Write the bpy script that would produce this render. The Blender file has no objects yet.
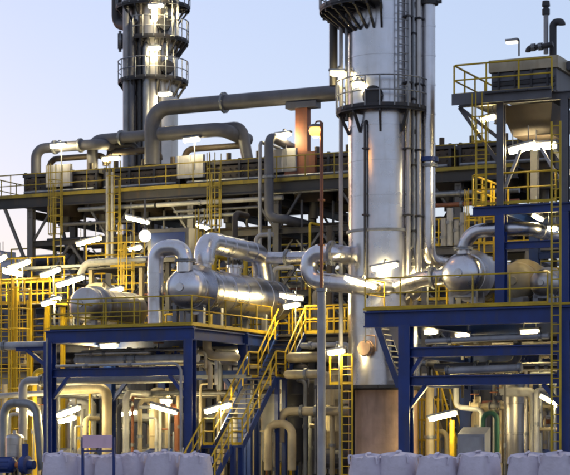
import bpy, math, random
from mathutils import Vector, Matrix
random.seed(7)
R = math.radians
sc = bpy.context.scene

# ------------------------------------------------------------------ camera, sky, sun, exposure
cam_d = bpy.data.cameras.new("camera"); cam = bpy.data.objects.new("camera", cam_d)
sc.collection.objects.link(cam); sc.camera = cam
cam.location = (0, 0, 1.7); cam.rotation_euler = (R(90), 0, 0)
cam_d.sensor_width = 36; cam_d.lens = 120; cam_d.shift_y = 202.5 / 570
cam_d.clip_start = 0.5; cam_d.clip_end = 6000

world = bpy.data.worlds.new("World"); sc.world = world; world.use_nodes = True
wn = world.node_tree; wn.nodes.clear()
SUN_EL, SUN_ROT = 1.0, -32.0
sky = wn.nodes.new("ShaderNodeTexSky"); sky.sky_type = 'NISHITA'; sky.sun_disc = False
sky.sun_elevation = R(SUN_EL); sky.sun_rotation = R(SUN_ROT)
sky.altitude = 0; sky.air_density = 1.0; sky.dust_density = 1.0; sky.ozone_density = 3.5
bg = wn.nodes.new("ShaderNodeBackground"); bg.inputs[1].default_value = 0.15
wo = wn.nodes.new("ShaderNodeOutputWorld")
veil = wn.nodes.new("ShaderNodeMix"); veil.data_type = 'RGBA'; veil.inputs[0].default_value = .5      # thin even high cloud over the clear sky
tint = wn.nodes.new("ShaderNodeMix"); tint.data_type = 'RGBA'; tint.blend_type = 'MULTIPLY'; tint.inputs[0].default_value = 1
tint.inputs[7].default_value = (1.16, .98, .97, 1); veil.inputs[7].default_value = (.86, .88, .97, 1)
wn.links.new(sky.outputs[0], tint.inputs[6]); wn.links.new(tint.outputs[2], veil.inputs[6])
wn.links.new(veil.outputs[2], bg.inputs[0]); wn.links.new(bg.outputs[0], wo.inputs[0])

sun_d = bpy.data.lights.new("sun", 'SUN'); sun_d.energy = 0.02; sun_d.angle = R(15); sun_d.color = (1, .86, .74)
sun = bpy.data.objects.new("sun", sun_d); sc.collection.objects.link(sun)
sd = Vector((math.sin(R(SUN_ROT)) * math.cos(R(SUN_EL)), math.cos(R(SUN_ROT)) * math.cos(R(SUN_EL)), math.sin(R(SUN_EL))))
sun.rotation_euler = sd.to_track_quat('Z', 'Y').to_euler()

vs = sc.view_settings
vs.view_transform = 'Standard'; vs.look = 'None'; vs.gamma = 1; vs.use_curve_mapping = False; vs.exposure = 2.6
sc.cycles.use_denoising = True; sc.cycles.filter_width = 2.2
sc.cycles.max_bounces = 6; sc.cycles.diffuse_bounces = 3; sc.cycles.glossy_bounces = 3
sc.cycles.sample_clamp_indirect = 6

# ------------------------------------------------------------------ plant grid: u along the front, v into the plant, turned 25 degrees
TH = R(25); CT, ST = math.cos(TH), math.sin(TH); OX, OY = -3.5, 70.0
FPX = 1900.0
def W(p):
    return Vector((OX + CT * p[0] + ST * p[1], OY - ST * p[0] + CT * p[1], p[2]))
def P(x, y, v):
    """plant coordinates of the sight line through photo point (x, y) where it meets the row v"""
    a, b = (x - 285) / FPX, (440 - y) / FPX
    Y = (v + OX * ST + OY * CT) / (a * ST + CT)
    dx, dy = a * Y - OX, Y - OY
    return Vector((dx * CT - dy * ST, v, 1.7 + b * Y))
def U(x, v): return P(x, 440, v).x
def Z(x, y, v): return P(x, y, v).z
def MPX(v, x=285): 
    a = (x - 285) / FPX
    return (v + OX * ST + OY * CT) / (a * ST + CT) / FPX      # metres per photo pixel on row v

# ------------------------------------------------------------------ materials
def mat(name, col, rough=.5, metal=0., var=.25, streak=.35, dirt=(.06, .05, .04), bump=.0, bscale=3., nscale=1.3):
    m = bpy.data.materials.new(name); m.use_nodes = True
    n, l = m.node_tree.nodes, m.node_tree.links
    b = n['Principled BSDF']
    tc = n.new('ShaderNodeTexCoord'); oi = n.new('ShaderNodeObjectInfo')
    ad = n.new('ShaderNodeVectorMath'); ad.operation = 'ADD'
    sc3 = n.new('ShaderNodeVectorMath'); sc3.operation = 'SCALE'; sc3.inputs['Scale'].default_value = 37.
    cx = n.new('ShaderNodeCombineXYZ'); l.new(oi.outputs['Random'], cx.inputs[0]); l.new(oi.outputs['Random'], cx.inputs[1])
    l.new(cx.outputs[0], sc3.inputs[0]); l.new(tc.outputs['Object'], ad.inputs[0]); l.new(sc3.outputs[0], ad.inputs[1])
    mp = n.new('ShaderNodeMapping'); mp.inputs['Scale'].default_value = (2.6, 2.6, .35); l.new(ad.outputs[0], mp.inputs[0])
    n1 = n.new('ShaderNodeTexNoise'); n1.inputs['Scale'].default_value = nscale; n1.inputs['Detail'].default_value = 5; l.new(ad.outputs[0], n1.inputs[0])
    n2 = n.new('ShaderNodeTexNoise'); n2.inputs['Scale'].default_value = 1.6; n2.inputs['Detail'].default_value = 6; l.new(mp.outputs[0], n2.inputs[0])
    hsv = n.new('ShaderNodeHueSaturation'); hsv.inputs['Color'].default_value = (*col, 1)
    mr = n.new('ShaderNodeMapRange'); mr.inputs[1].default_value = .3; mr.inputs[2].default_value = .7
    mr.inputs[3].default_value = 1 - var; mr.inputs[4].default_value = 1 + var; l.new(n1.outputs[0], mr.inputs[0]); l.new(mr.outputs[0], hsv.inputs['Value'])
    mx = n.new('ShaderNodeMix'); mx.data_type = 'RGBA'
    mr2 = n.new('ShaderNodeMapRange'); mr2.inputs[1].default_value = .52; mr2.inputs[2].default_value = .8; mr2.inputs[3].default_value = 0; mr2.inputs[4].default_value = streak * 1.6
    l.new(n2.outputs[0], mr2.inputs[0]); l.new(mr2.outputs[0], mx.inputs[0]); l.new(hsv.outputs[0], mx.inputs[6]); mx.inputs[7].default_value = (*dirt, 1)
    l.new(mx.outputs[2], b.inputs['Base Color'])
    b.inputs['Metallic'].default_value = metal
    mr3 = n.new('ShaderNodeMapRange'); mr3.inputs[3].default_value = max(.05, rough - .1); mr3.inputs[4].default_value = min(1, rough + .14)
    l.new(n1.outputs[0], mr3.inputs[0]); l.new(mr3.outputs[0], b.inputs['Roughness'])
    if bump:
        n3 = n.new('ShaderNodeTexNoise'); n3.inputs['Scale'].default_value = bscale; n3.inputs['Detail'].default_value = 3; l.new(ad.outputs[0], n3.inputs[0])
        bp = n.new('ShaderNodeBump'); bp.inputs['Strength'].default_value = bump; bp.inputs['Distance'].default_value = .05
        l.new(n3.outputs[0], bp.inputs['Height']); l.new(bp.outputs[0], b.inputs['Normal'])
    return m
def emit(name, col, st):
    m = bpy.data.materials.new(name); m.use_nodes = True
    b = m.node_tree.nodes['Principled BSDF']; b.inputs['Base Color'].default_value = (.8, .8, .75, 1)
    b.inputs['Emission Color'].default_value = (*col, 1); b.inputs['Emission Strength'].default_value = st
    return m
M = dict(
    blue=mat('blue_steel_paint', (.007, .03, .165), .45, streak=.3),
    yellow=mat('yellow_rail_paint', (.46, .31, .01), .5, streak=.22, dirt=(.09, .06, .015)),
    dyellow=mat('dark_yellow_paint', (.24, .18, .015), .55, streak=.6, dirt=(.06, .045, .015)),  # darker, more streaked yellow of the cooler deck edge, its rail and ladders
    clad=mat('aluminium_cladding', (.56, .56, .6), .27, 1., var=.14, streak=.25, dirt=(.35, .31, .26), bump=.12, bscale=2.2),
    cladr=mat('weathered_cladding', (.45, .43, .42), .36, 1., var=.14, streak=.4, dirt=(.3, .24, .17), bump=.12, bscale=2.2),
    galv=mat('galvanised_steel', (.26, .27, .29), .5, .8, streak=.35),
    grey=mat('grey_pipe_paint', (.085, .085, .1), .48, streak=.35),
    lgrey=mat('pale_grey_paint', (.29, .29, .31), .42, streak=.35, dirt=(.16, .12, .08)),
    beige=mat('beige_paint', (.37, .31, .21), .45, streak=.4, dirt=(.18, .11, .05)),
    brown=mat('brown_casing', (.045, .032, .022), .6, streak=.4, dirt=(.03, .02, .015)),
    dark=mat('dark_steel', (.025, .025, .03), .55, streak=.4, dirt=(.07, .04, .02)),
    rust=mat('red_oxide', (.22, .075, .035), .6, streak=.4),
    skirt=mat('fireproofed_skirt', (.5, .33, .24), .8, streak=.35, dirt=(.2, .13, .09), bump=.3, bscale=9),
    conc=mat('concrete', (.22, .21, .2), .85, var=.3, bump=.2, bscale=6, nscale=.3),
    bag=mat('woven_bag', (.58, .53, .62), .8, var=.12, streak=.2, dirt=(.4, .35, .36), bump=.5, bscale=7),
    pink=mat('faded_sign_board', (.74, .5, .6), .5, var=.1, streak=.15),
    green=mat('green_paint', (.03, .12, .06), .5),
    black=mat('black_rubber', (.02, .02, .02), .6),
    orange=mat('orange_paint', (.5, .16, .03), .5),
    lamp=emit('lit_tube', (1, .8, .37), 52.),
    lamp_cover=emit('lit_diffuser', (1, .92, .66), .19),
    lampb_cover=emit('lit_flood_diffuser', (1, .94, .7), .26),
    lampb=emit('lit_floodlight', (1, .82, .45), 75.),
    globe=emit('lit_globe', (1, .93, .78), .25),
    sodium=emit('lit_sodium_lamp', (1, .45, .08), 30.),
    sodium_glass=emit('lit_sodium_glass', (1, .36, .05), .42),
)

# ------------------------------------------------------------------ mesh building
def frame_of(d, up=None):
    d = d.normalized()
    up = Vector(up) if up is not None else Vector((0, 0, 1))
    if abs(d.dot(up)) > .98: up = Vector((0, 1, 0)) if abs(d.y) < .9 else Vector((1, 0, 0))
    s = d.cross(up).normalized(); t = s.cross(d).normalized()
    return d, s, t
def fillet(pts, rad, n=6):
    pts = [Vector(p) for p in pts]
    if len(pts) < 3 or rad <= 0: return pts
    out = [pts[0]]
    for i in range(1, len(pts) - 1):
        a, b, c = pts[i - 1], pts[i], pts[i + 1]
        d1, d2 = (a - b), (c - b); l1, l2 = d1.length, d2.length
        d1.normalize(); d2.normalize()
        ang = d1.angle(d2)
        if ang > 3.1: out.append(b); continue
        t = min(rad / math.tan(ang / 2), l1 * .49 if i > 1 else l1 * .98, l2 * .49 if i < len(pts) - 2 else l2 * .98)
        rr = t * math.tan(ang / 2)
        ctr = b + (d1 + d2).normalized() * (rr / math.sin(ang / 2))
        p1, p2 = b + d1 * t, b + d2 * t
        v1, v2 = p1 - ctr, p2 - ctr
        ax = v1.cross(v2)
        if ax.length < 1e-9: out.append(b); continue
        ax.normalize(); tot = v1.angle(v2)
        k = max(2, int(n * tot / (math.pi / 2) + .5))
        for j in range(k + 1):
            out.append(ctr + Matrix.Rotation(tot * j / k, 3, ax) @ v1)
    out.append(pts[-1])
    return out
class MB:
    def __init__(s): s.v = []; s.f = []; s.sm = []
    def add(s, vs_, fs, smooth=False):
        o = len(s.v); s.v += [Vector(p) for p in vs_]
        for f in fs: s.f.append([i + o for i in f]); s.sm.append(smooth)
        return s
    def box(s, a, b):
        x0, x1 = sorted((a[0], b[0])); y0, y1 = sorted((a[1], b[1])); z0, z1 = sorted((a[2], b[2]))
        return s.add([(x0, y0, z0), (x1, y0, z0), (x1, y1, z0), (x0, y1, z0), (x0, y0, z1), (x1, y0, z1), (x1, y1, z1), (x0, y1, z1)],
                     [(0, 3, 2, 1), (4, 5, 6, 7), (0, 1, 5, 4), (1, 2, 6, 5), (2, 3, 7, 6), (3, 0, 4, 7)])
    def prof(s, p, q, pr, up=None):
        p, q = Vector(p), Vector(q); d, a, b = frame_of(q - p, up); n = len(pr)
        vs_ = [p + a * x + b * y for x, y in pr] + [q + a * x + b * y for x, y in pr]
        fs = [(i, (i + 1) % n, n + (i + 1) % n, n + i) for i in range(n)] + [tuple(range(n - 1, -1, -1)), tuple(range(n, 2 * n))]
        return s.add(vs_, fs)
    def bar(s, p, q, w, h=None, up=None):
        h = h or w
        return s.prof(p, q, [(-w / 2, -h / 2), (w / 2, -h / 2), (w / 2, h / 2), (-w / 2, h / 2)], up)
    def ibeam(s, p, q, w, h, up=None, t=.14):
        a, b, tf, tw = w / 2, h / 2, h * .09 + .006, w * .07
        return s.prof(p, q, [(-a, -b), (a, -b), (a, -b + tf), (tw, -b + tf), (tw, b - tf), (a, b - tf), (a, b), (-a, b), (-a, b - tf), (-tw, b - tf), (-tw, -b + tf), (-a, -b + tf)], up)
    def tube(s, pts, r, n=12, bend=0, band=0, cap=True, bandr=1.045):
        pts = fillet(pts, bend) if bend else [Vector(p) for p in pts]
        rr = [r] * len(pts)
        if band:
            np_, nr = [pts[0]], [r]
            for i in range(1, len(pts)):
                a, b = pts[i - 1], pts[i]; L = (b - a).length
                if L > band * .8:
                    k = int(L / band + .5); d = (b - a) / L; w = min(.035, band * .1)
                    for j in range(k):
                        c = a + d * (L * (j + .5) / k)
                        for dd, q in ((-w - .002, 1), (-w, bandr), (w, bandr), (w + .002, 1)):
                            np_.append(c + d * dd); nr.append(r * q)
                np_.append(b); nr.append(r)
            pts, rr = np_, nr
        d, a, b = frame_of(pts[1] - pts[0])
        vs_ = []; N = len(pts)
        for i, p in enumerate(pts):
            if i == 0: t = pts[1] - pts[0]
            elif i == N - 1: t = pts[-1] - pts[-2]
            else: t = (pts[i] - pts[i - 1]).normalized() + (pts[i + 1] - pts[i]).normalized()
            t.normalize()
            q = d.rotation_difference(t); a = q @ a; b = q @ b; d = t
            for k in range(n):
                g = 2 * math.pi * k / n
                vs_.append(p + (a * math.cos(g) + b * math.sin(g)) * rr[i])
        fs = [(i * n + k, i * n + (k + 1) % n, (i + 1) * n + (k + 1) % n, (i + 1) * n + k) for i in range(N - 1) for k in range(n)]
        s.add(vs_, fs, True)
        if cap:
            o = len(s.v) - len(vs_)
            s.f.append([o + k for k in range(n - 1, -1, -1)]); s.sm.append(False)
            s.f.append([o + (N - 1) * n + k for k in range(n)]); s.sm.append(False)
        return s
    def lathe(s, p, axis, prof, n=20, a0=0, a1=360, cap=True):
        p = Vector(p); d, a, b = frame_of(Vector(axis)); full = abs(a1 - a0) >= 360
        m = n if full else n + 1
        vs_ = []
        for t, r in prof:
            for k in range(m):
                g = R(a0 + (a1 - a0) * k / n)
                vs_.append(p + d * t + (a * math.cos(g) + b * math.sin(g)) * max(r, .0005))
        fs = []
        for i in range(len(prof) - 1):
            for k in range(n):
                k2 = (k + 1) % m
                fs.append((i * m + k, i * m + k2, (i + 1) * m + k2, (i + 1) * m + k))
        s.add(vs_, fs, True)
        if cap and full:
            o = len(s.v) - len(vs_)
            s.f.append([o + k for k in range(m - 1, -1, -1)]); s.sm.append(False)
            s.f.append([o + (len(prof) - 1) * m + k for k in range(m)]); s.sm.append(False)
        return s
    def cyl(s, p, q, r, n=14): return s.tube([p, q], r, n)
    def mesh(s, name, base=(0, 0, 0)):
        b = Vector(base)
        me = bpy.data.meshes.new(name); me.from_pydata([tuple(p - b) for p in s.v], [], s.f)
        me.polygons.foreach_set('use_smooth', s.sm)
        if any(s.sm): me.set_sharp_from_angle(angle=R(38))
        me.update(); return me

def tag(o, label=None, cat=None, group=None, kind=None):
    if label: o['label'] = label
    if cat: o['category'] = cat
    if group: o['group'] = group
    if kind: o['kind'] = kind
    return o
def thing(name, label, cat, base, group=None):
    o = bpy.data.objects.new(name, None); sc.collection.objects.link(o)
    o.empty_display_size = .2; o.location = W(base); o.rotation_euler = (0, 0, -TH); o['_b'] = tuple(base)
    return tag(o, label, cat, group)
def solid(name, mb, m, label, cat, base=None, group=None, kind=None):
    """a thing that is one mesh (it may carry children)"""
    base = Vector(base) if base is not None else mb.v[0].copy()
    me = mb.mesh(name, base); me.materials.append(M[m])
    o = bpy.data.objects.new(name, me); sc.collection.objects.link(o)
    o.location = W(base); o.rotation_euler = (0, 0, -TH); o['_b'] = tuple(base)
    return tag(o, label, cat, group, kind)
def part(parent, name, mb, m, label=None, kind=None):
    b = Vector(parent['_b']); me = mb.mesh(name, b); me.materials.append(M[m])
    o = bpy.data.objects.new(name, me); sc.collection.objects.link(o); o.parent = parent; o['_b'] = tuple(b)
    return tag(o, label, kind=kind)
def piece(parent, name, me, at, rotz=0, label=None):
    """a part that shares its mesh with others; the mesh is centred on its own origin"""
    o = bpy.data.objects.new(name, me); sc.collection.objects.link(o); o.parent = parent
    o.location = Vector(at) - Vector(parent['_b']); o.rotation_euler = (0, 0, rotz); o['_b'] = tuple(at)
    return tag(o, label)
SHARED = {}
def shared(key, make, m):
    if key not in SHARED:
        me = make().mesh(key); me.materials.append(M[m]); SHARED[key] = me
    return SHARED[key]

# ------------------------------------------------------------------ recurring parts
def guardrail(parent, pts, h=1.1, m='yellow', gap=1.25, toe=True, name='guardrail', rr=.03):
    """top rail, with mid rail, toe board and posts as its own pieces"""
    pts = [Vector(p) for p in pts]; up = Vector((0, 0, 1))
    g = part(parent, name, MB().tube([p + up * h for p in pts], rr, 6, bend=.12), m)
    part(g, 'mid_rail', MB().tube([p + up * h * .52 for p in pts], rr * .85, 6, bend=.12), m)
    me = shared('post_%.2f_%s_%.3f' % (h, m, rr), lambda: MB().tube([(0, 0, 0), (0, 0, h)], rr, 6), m)
    for i in range(len(pts) - 1):
        a, b = pts[i], pts[i + 1]; L = (b - a).length; k = max(1, round(L / gap))
        if toe: part(g, 'toe_board', MB().bar(a + up * .07, b + up * .07, .012, .1), m)
        for j in range(k + (i == len(pts) - 2)):
            piece(g, 'post', me, a + (b - a) * (j / k))
    return g
def ladder_part(parent, p, h, dirn, w=.45, m='yellow', cage=True, step=.3, nm='ladder'):
    """vertical ladder at p; dirn = unit (u, v) pointing to the climber's side"""
    p = Vector(p); d = Vector((dirn[0], dirn[1], 0)); s = Vector((-d.y, d.x, 0))
    mb = MB()
    for k in (-1, 1): mb.bar(p + s * k * w / 2, p + s * k * w / 2 + Vector((0, 0, h)), .07, .03)
    l = part(parent, nm, mb, m)
    ang = math.atan2(s.y, s.x)
    me = shared('rung_%.2f_%s' % (w, m), lambda: MB().tube([(-w / 2, 0, 0), (w / 2, 0, 0)], .02, 6), m)
    for k in range(int(h / step)): piece(l, 'rung', me, p + Vector((0, 0, step * (k + .5))), ang)
    if cage and h > 2.6:
        def hoop():
            b = MB(); pts = []
            for k in range(9):
                g = math.pi * k / 8
                pts.append((w * .62 * math.cos(g) * 1.15, w * 1.5 * math.sin(g) ** .8, 0))
            return b.tube(pts, .022, 5)
        hm = shared('hoop_%.2f_%s' % (w, m), hoop, m)
        z = 2.2
        while z < h + .9:
            piece(l, 'cage_hoop', hm, p + Vector((0, 0, z)), ang if s.cross(d).z > 0 else ang + math.pi); z += .85
        for k in range(5):
            g = math.pi * (k + .0) / 4
            q = p + s * (w * .71 * math.cos(g)) + d * (w * 1.5 * math.sin(g) ** .8)
            o = part(l, 'cage_bar', MB().bar(q + Vector((0, 0, 2.2)), q + Vector((0, 0, h + .9)), .04, .015), m)
    return l
def flange_mesh(r, m):
    def mk():
        b = MB(); b.lathe((0, 0, -.05), (0, 0, 1), [(0, r * .6), (0, r * 1.38), (.045, r * 1.38), (.047, r * 1.2), (.055, r * 1.2), (.057, r * 1.38), (.1, r * 1.38), (.1, r * .6)], 16, cap=False)
        for k in range(8):
            g = 2 * math.pi * k / 8; x, y = math.cos(g) * r * 1.25, math.sin(g) * r * 1.25
            b.cyl((x, y, -.085), (x, y, .085), max(.012, r * .07), 5)
        return b
    return shared('flange_%.3f_%s' % (r, m), mk, m)
def put_flange(parent, at, axis, r, m='galv', name='flange'):
    o = piece(parent, name, flange_mesh(round(r, 2), m), at)
    o.rotation_euler = Vector(axis).to_track_quat('Z', 'Y').to_euler()
    return o
def pipe(label, pts, r, m='grey', bend=None, band=0, name='pipe', group=None, fl=(), n=12, cat='pipe', flm='galv', shoes=()):
    """fl: (segment index, fraction) places that carry a bolted flange"""
    mb = MB().tube(pts, r, n, bend if bend is not None else r * 2.6, band)
    o = solid(name, mb, m, label, cat, base=pts[0], group=group)
    for i, f in fl:
        a, b = Vector(pts[i]), Vector(pts[i + 1])
        put_flange(o, a + (b - a) * f, b - a, r, flm)
    for i, f in shoes:
        a, b = Vector(pts[i]), Vector(pts[i + 1]); c = a + (b - a) * f
        part(o, 'pipe_shoe', MB().box(c + Vector((-.09, -.09, -r - .12)), c + Vector((.09, .09, -r * .9))), 'dark')
    return o
def lamp(label, p, d, L=1.25, m='lamp', group=None, drop=None, size=.16):
    """linear luminaire centred at p along d, hung from a bracket arm"""
    p, d = Vector(p), Vector(d).normalized(); up = Vector((0, 0, 1)); s = d.cross(up).normalized(); t = s.cross(d)
    o = thing('fluorescent_lamp', label, 'lamp', p, group)
    a, b = p - d * L / 2, p + d * L / 2
    w, h = size, size * 1.05                       # frosted cover with brighter strips where the tubes lie behind it
    part(o, 'housing', MB().prof(a, b, [(-w * .62, .002), (w * .62, .002), (w * .4, w * .42), (-w * .4, w * .42)], t), 'lgrey')
    cv = part(o, 'diffuser', MB().prof(a + d * .03, b - d * .03, [(-w * .42, -h), (w * .42, -h), (w * .55, -.002), (-w * .55, -.002)], t), m + '_cover')
    e = .07; c0, c1 = a + d * (.03 + e), b - d * (.03 + e)
    part(cv, 'tube_strip', MB().bar(c0 - t * (h + .003), c1 - t * (h + .003), w * .36, .004, t), m)
    for k in (-1, 1):
        q = s * (k * (w * .49 + .006)) - t * h * .5
        part(cv, 'tube_strip', MB().prof(c0 + q, c1 + q, [(-.004, -h * .2), (.004, -h * .2), (.004, h * .2), (-.004, h * .2)], t), m)
    for q in (a, b):
        part(o, 'end_cap', MB().bar(q - d * .02 + t * w * .1, q + d * .02 + t * w * .1, w * 1.2, w * .5, t), 'grey')
    q = p + t * size * .4
    hung = drop is None and any(k in label for k in ('beneath', 'under', 'below', 'hung'))
    if hung:                                       # two hangers up to the steelwork above
        for k in (-.3, .3): part(o, 'hanger', MB().tube([q + d * L * k, q + d * L * k + Vector((0, 0, .55))], .02, 6), 'galv')
    else:                                          # a bent stanchion rising behind the lamp
        dn = drop if drop is not None else 2.3
        part(o, 'stanchion', MB().tube([q, q + Vector((0, .05, .12)), q + Vector((0, .32, .12)), q + Vector((0, .32, -dn))], .03, 6, bend=.1), 'galv')
    return o
def sph(k, r, n=6, depth=.5):
    """profile of a dished head: from the pole (t=0) out to the rim radius r over depth*r"""
    return [(k * depth * r * (1 - math.cos(math.pi / 2 * i / n)), r * math.sin(math.pi / 2 * i / n)) for i in range(n + 1)]

# ================================================================== SETTING
g = MB().add([(-2500, -400, 0), (2500, -400, 0), (2500, 4500, 0), (-2500, 4500, 0)], [(0, 1, 2, 3)])
gm = g.mesh('ground'); gm.materials.append(M['conc'])
go = bpy.data.objects.new('ground', gm); sc.collection.objects.link(go); tag(go, kind='structure')

V3 = Vector
def beam(t, p, q, w, h, m='blue', name='beam', up=None): return part(t, name, MB().ibeam(p, q, w, h, up), m)
def brace(t, p, q, w, m='blue', name='brace'): return part(t, name, MB().bar(p, q, w, w), m)
def post(t, u, v, z0, z1, w=.34, m='blue', name='column'):
    c = part(t, name, MB().ibeam((u, v, z0), (u, v, z1), w, w, (0, 1, 0)), m)
    if z0 < .1: part(c, 'base_plate', MB().box((u - w * .8, v - w * .8, 0), (u + w * .8, v + w * .8, .04)), m)
    return c
def deck(t, u0, u1, v0, v1, z, th=.05, m='dark', step=.9, name='deck_panel'):
    """grating deck laid in separate panels"""
    k = max(1, round((u1 - u0) / step)); w = (u1 - u0) / k
    for i in range(k):
        part(t, name, MB().box((u0 + i * w + .008, v0, z - th), (u0 + (i + 1) * w - .008, v1, z)), m)

# ------------------------------------------------------------------ blue frame carrying the left exchanger
ZD = Z(190, 325, 0)                       # deck level
UL = U(50, 0)
t = thing('blue_steel_platform', 'navy blue steel platform frame carrying the silver exchanger beside the yellow stair', 'platform', (UL, 0, 0))
for u in (UL, 0):
    for v in (0, 4.5, 9): post(t, u, v, 0, ZD - .5, .36)
bh = .5
for v in (0, 4.5, 9): beam(t, (UL - .18, v, ZD - .06 - bh / 2), (.18, v, ZD - .06 - bh / 2), .26, bh)
for u in (UL, 0):
    for a, b in ((.13, 4.37), (4.63, 8.87)): beam(t, (u, a, ZD - .06 - bh / 2), (u, b, ZD - .06 - bh / 2), .24, bh * .86, name='side_beam')
z2 = Z(120, 372, 0)
for v in (0, 4.5): beam(t, (UL + .18, v, z2), (-.18, v, z2), .2, .34, name='tie_beam')
for v in (0, 4.5):
    for u, s in ((UL, 1), (0, -1)):
        brace(t, (u + s * .15, v, z2 - .95), (u + s * .85, v, z2 - .14), .14, name='knee_brace')
brace(t, (UL, 0, z2 + .2), (UL - 1.1, 0.1, Z(25, 350, 0)), .13, name='cantilever_brace')
beam(t, (UL - 1.6, 0.1, Z(25, 349, 0)), (UL - .18, .1, Z(25, 349, 0)), .16, .16, name='cantilever_beam')
deck(t, UL - .1, .1, .14, 9.1, ZD)
guardrail(t, [(UL, 9, ZD), (UL, .05, ZD), (.05, .05, ZD), (.05, 6.9, ZD)])
guardrail(t, [(UL + .2, 2.3, ZD), (U(140, 2.3), 2.3, ZD)], gap=.8)
guardrail(t, [(UL + .2, 8.9, ZD), (-.1, 8.9, ZD)], gap=.8, rr=.036)
part(t, 'edge_plate', MB().box((UL - .16, -.16, ZD - .02), (.16, -.13, ZD + .04)), 'yellow')
part(t, 'edge_plate', MB().box((.13, -.12, ZD - .02), (.16, 6.95, ZD + .04)), 'yellow')

# ------------------------------------------------------------------ straight yellow and blue stair in three flights
SU0, SU1 = .32, 1.5
L1a, L1b, zL1 = 5.1, 4.25, Z(257, 378, 4.93)
L2a, L2b, zL2 = 1.3, .45, 1.5
t = thing('steel_stair', 'long straight stair with yellow handrails, blue stringers and two small landings', 'stair', (SU0, -1.2, 0))
def flight(v0, z0, v1, z1):
    n = max(4, round((z0 - z1) / .19))
    for u in (SU0, SU1):
        part(t, 'stringer', MB().bar((u, v0, z0 - .06), (u, v1, z1 - .06), .05, .26), 'blue')
    for i in range(n):
        f = (i + .5) / n; v = v0 + (v1 - v0) * f; z = z0 + (z1 - z0) * f
        part(t, 'tread', MB().box((SU0 + .04, v - .13, z - .02), (SU1 - .04, v + .13, z + .02)), 'dark')
    for u in (SU0, SU1):
        a, b = V3((u, v0, z0)), V3((u, v1, z1)); up = V3((0, 0, 1))
        h = part(t, 'handrail', MB().tube([a + up, b + up], .035, 6).tube([a + up * .55, b + up * .55], .03, 6), 'yellow')
        me = shared('stair_post', lambda: MB().tube([(0, 0, 0), (0, 0, 1)], .032, 6), 'yellow')
        for i in range(3): piece(h, 'post', me, a + (b - a) * (i + .5) / 3)
def landing(a, b, z):
    part(t, 'landing', MB().box((SU0 - .05, b, z - .08), (SU1 + .05, a, z)), 'blue')
    for u in (SU0, SU1): guardrail(t, [(u, a, z), (u, b, z)], 1.0, gap=.8, rr=.035)
    for u in (SU0, SU1):
        for v in (a - .1, b + .1): part(t, 'landing_post', MB().box((u - .08, v - .08, 0), (u + .08, v + .08, z - .08)), 'blue')
flight(6.95, ZD, L1a, zL1); landing(L1a, L1b, zL1); flight(L1b, zL1, L2a, zL2); landing(L2a, L2b, zL2); flight(L2b, zL2, -1.2, .1)
# the gangway at the stair head
t = thing('stair_head_gangway', 'yellow railed gangway between the stair head and the exchanger deck', 'gangway', (.1, 7, 0))
deck(t, .17, 3.4, 6.98, 8.6, ZD)
for v in (7.1, 8.5): beam(t, (.2, v, ZD - .2), (3.4, v, ZD - .2), .14, .26, 'dark')
guardrail(t, [(SU1, 7.0, ZD), (3.35, 7.0, ZD), (3.35, 8.55, ZD)], rr=.038, gap=.6)
guardrail(t, [(.2, 8.58, ZD), (3.3, 8.58, ZD)], rr=.038, gap=.7)
for v in (7.1, 8.5): post(t, 3.2, v, 0, ZD - .33, .2, 'dark')

# ------------------------------------------------------------------ horizontal heat exchangers
def exchanger(label, p, r, L, m='clad', r_head=None, saddles=True, zdeck=None, bands=1.1, nozzle_at=(), head='dome', group=None):
    p = V3(p); rh = r_head or r * .9; ax = V3((0, 1, 0))
    t = thing('heat_exchanger', label, 'exchanger', (p.x, p.y, zdeck if zdeck is not None else p.z - r), group)
    f0 = rh * .55 + r * 1.1                     # channel head runs to the girth flange
    prof = sph(1, rh, 7, .6); e = prof[-1][0]
    prof = prof + [(e + .25, rh), (e + .255, rh * 1.03), (e + .3, rh * 1.03), (e + .305, rh), (f0 - .06, rh)]
    hd = part(t, 'channel_head', MB().lathe(p, ax, prof, 28, cap=False), m)
    part(hd, 'centre_boss', MB().lathe(p - ax * .05, ax, [(0, .02), (0, rh * .2), (.06, rh * .22), (.12, rh * .22)], 14), m)
    gf = MB().lathe(p + ax * (f0 - .06), ax, [(0, rh * .9), (0, r * 1.12), (.09, r * 1.12), (.09, r * 1.05), (.12, r * 1.05), (.12, r * 1.12), (.21, r * 1.12), (.21, r * .95)], 28, cap=False)
    part(t, 'girth_flange', gf, m)
    k = max(1, round((L - f0) / bands)); pr = [(0, r)]
    for i in range(k):
        c = (L - f0 - .2) * (i + .5) / k
        pr += [(c - .04, r), (c - .038, r * 1.02), (c + .038, r * 1.02), (c + .04, r)]
    e2 = [(L - f0 - .2 + .6 * r - a, b) for a, b in sph(1, r, 6, .6)][::-1]
    part(t, 'shell', MB().lathe(p + ax * (f0 + .15), ax, pr + e2, 32, cap=False), m)
    if zdeck is not None:
        for f in (.12, .3, .78):
            c = p + ax * (L * f); s = MB()
            s.box((c.x - r * .7, c.y - .12, zdeck), (c.x + r * .7, c.y + .12, zdeck + .05))
            for k in (-1, 1): s.box((c.x + k * r * .5 - .09, c.y - .1, zdeck + .05), (c.x + k * r * .5 + .09, c.y + .1, p.z - r * .76))
            s.box((c.x - r * .62, c.y - .1, p.z - r * .98), (c.x + r * .62, c.y + .1, p.z - r * .72))
            part(t, 'saddle', s, 'lgrey')
    for f, rn, hn in nozzle_at:
        c = p + ax * (L * f)
        nz = part(t, 'nozzle', MB().cyl(c + V3((0, 0, r * .8)), c + V3((0, 0, r + hn)), rn, 16), m)
        put_flange(nz, c + V3((0, 0, r + hn - .05)), (0, 0, 1), rn, 'clad')
    return t
E1 = P(180, 287, .5); rE = .84
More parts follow.
